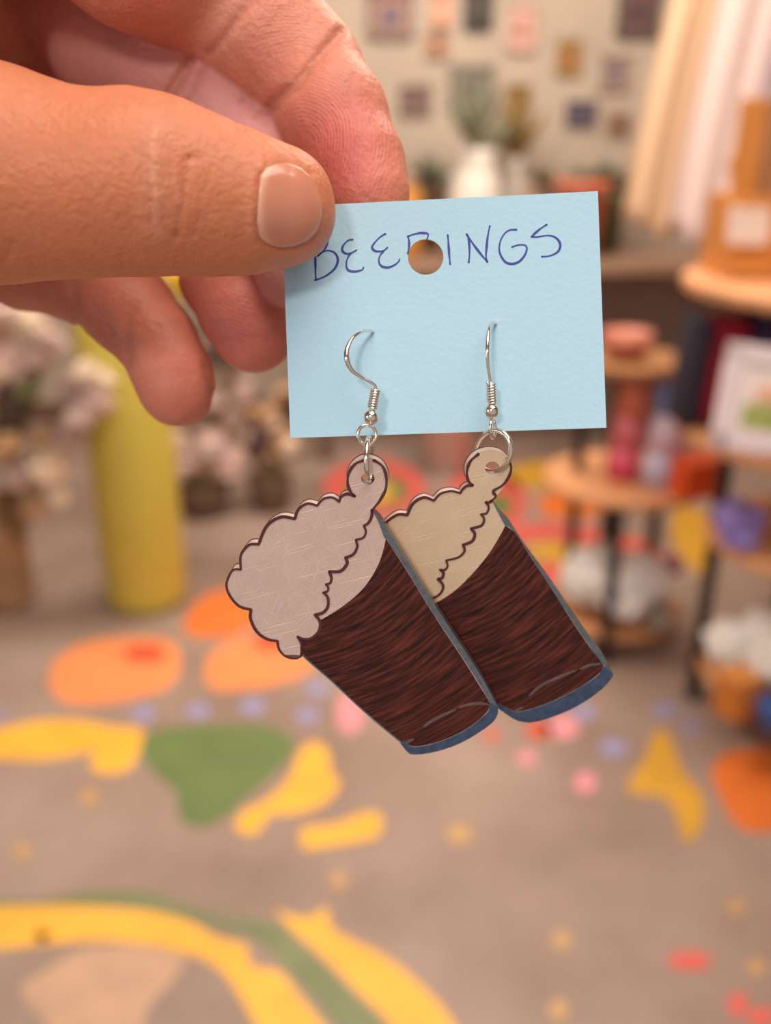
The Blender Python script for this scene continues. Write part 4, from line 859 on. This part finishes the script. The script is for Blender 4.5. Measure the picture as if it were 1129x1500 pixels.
HORG = D(60, 270, 118)
RIDGE_C = tuple(-(D(425, 215, 126) - HORG))
hand = np_mesh('hand', HV, HQ, skin_mat(), None, HORG)
prop(hand, 'bare hand reaching in from the left, thumb and finger pinching the blue card', 'hand')
ca = hand.data.color_attributes.new('complexion', 'FLOAT_COLOR', 'POINT'); ca.data.foreach_set('color', np.concatenate([col, np.ones((len(col), 1))], 1).astype(np.float32).ravel())
ra_ = hand.data.attributes.new('ridges', 'FLOAT', 'POINT'); ra_.data.foreach_set('value', rig.astype(np.float32))
# thumbnail: a shell over the thumb's own surface
h2 = 0.16; nx0, nx1, ny0, ny1, nz0, nz1 = -18.0, -6.5, 30.0, 46.5, 101.0, 114.0
ax_, ay_, az_ = np.arange(nx0, nx1, h2, dtype=np.float32), np.arange(ny0, ny1, h2, dtype=np.float32), np.arange(nz0, nz1, h2, dtype=np.float32)
PP = np.meshgrid(ax_, ay_, az_, indexing='ij')
dt_ = chain_d(PP, FING['thumb'], FING['thumb']['k']); ppx = 564.5 + F * PP[0] / PP[2]; ppy = 750 - F * PP[1] / PP[2]
pd = np.full(dt_.shape, 5.0, np.float32); I = np.nonzero(np.abs(dt_) < 1.2)
NL = NAIL + NAIL[:1]; dd = poly_px(ppx[I], ppy[I], NL) / 12.0; ins = inpoly(ppx[I], ppy[I], NAIL)
pd[I] = np.where(ins, -dd, dd)
nd = np.maximum(np.maximum(dt_ - 0.16 - 0.10 * np.clip(-pd, 0, 1.2), -(dt_ + 0.35)), pd + 0.10); nd = np.maximum(nd, PP[2] - 113.0)
NV, NQ = surface_nets(nd, nx0, ny0, nz0, h2); NV = relax(NV, NQ, 4, 0.5)
def nail_mat():
    m = mat('nail', sr(206, 136, 116), 0.26, coat=0.4)
    nt = m.node_tree; at = nt.nodes.new('ShaderNodeAttribute'); at.attribute_name = 'nail_colour'; nt.links.new(at.outputs['Color'], nt.nodes['Principled BSDF'].inputs['Base Color'])
    m.node_tree.nodes['Principled BSDF'].inputs['Subsurface Weight'].default_value = 0.3
    m.node_tree.nodes['Principled BSDF'].inputs['Subsurface Scale'].default_value = 0.001
    return m
nl = np_mesh('thumbnail', NV, NQ, nail_mat(), hand, HORG); nl['label'] = 'short unpolished nail with a pale lunula'

nx_ = 564.5 + F * NV[:, 0] / NV[:, 2]; ny_ = 750 - F * NV[:, 1] / NV[:, 2]; ncol = np.tile(np.array(sr(212, 140, 114)[:3]), (len(NV), 1))
lun = np.exp(-((np.hypot((nx_ - 520) / 1.0, (ny_ - 302) / 1.0) - 141) / 7) ** 2)[:, None] * .75; ncol = ncol * (1 - lun) + np.array(sr(232, 180, 150)[:3]) * lun
tip = np.clip((nx_ - 452) / 22, 0, 1)[:, None] * .6; ncol = ncol * (1 - tip) + np.array(sr(216, 150, 124)[:3]) * tip
low = np.exp(-(((nx_ - 405) / 35) ** 2 + ((ny_ - 335) / 22) ** 2))[:, None] * .4; ncol = ncol * (1 - low) + np.array(sr(190, 120, 108)[:3]) * low
na = nl.data.color_attributes.new('nail_colour', 'FLOAT_COLOR', 'POINT'); na.data.foreach_set('color', np.concatenate([ncol, np.ones((len(ncol), 1))], 1).astype(np.float32).ravel())
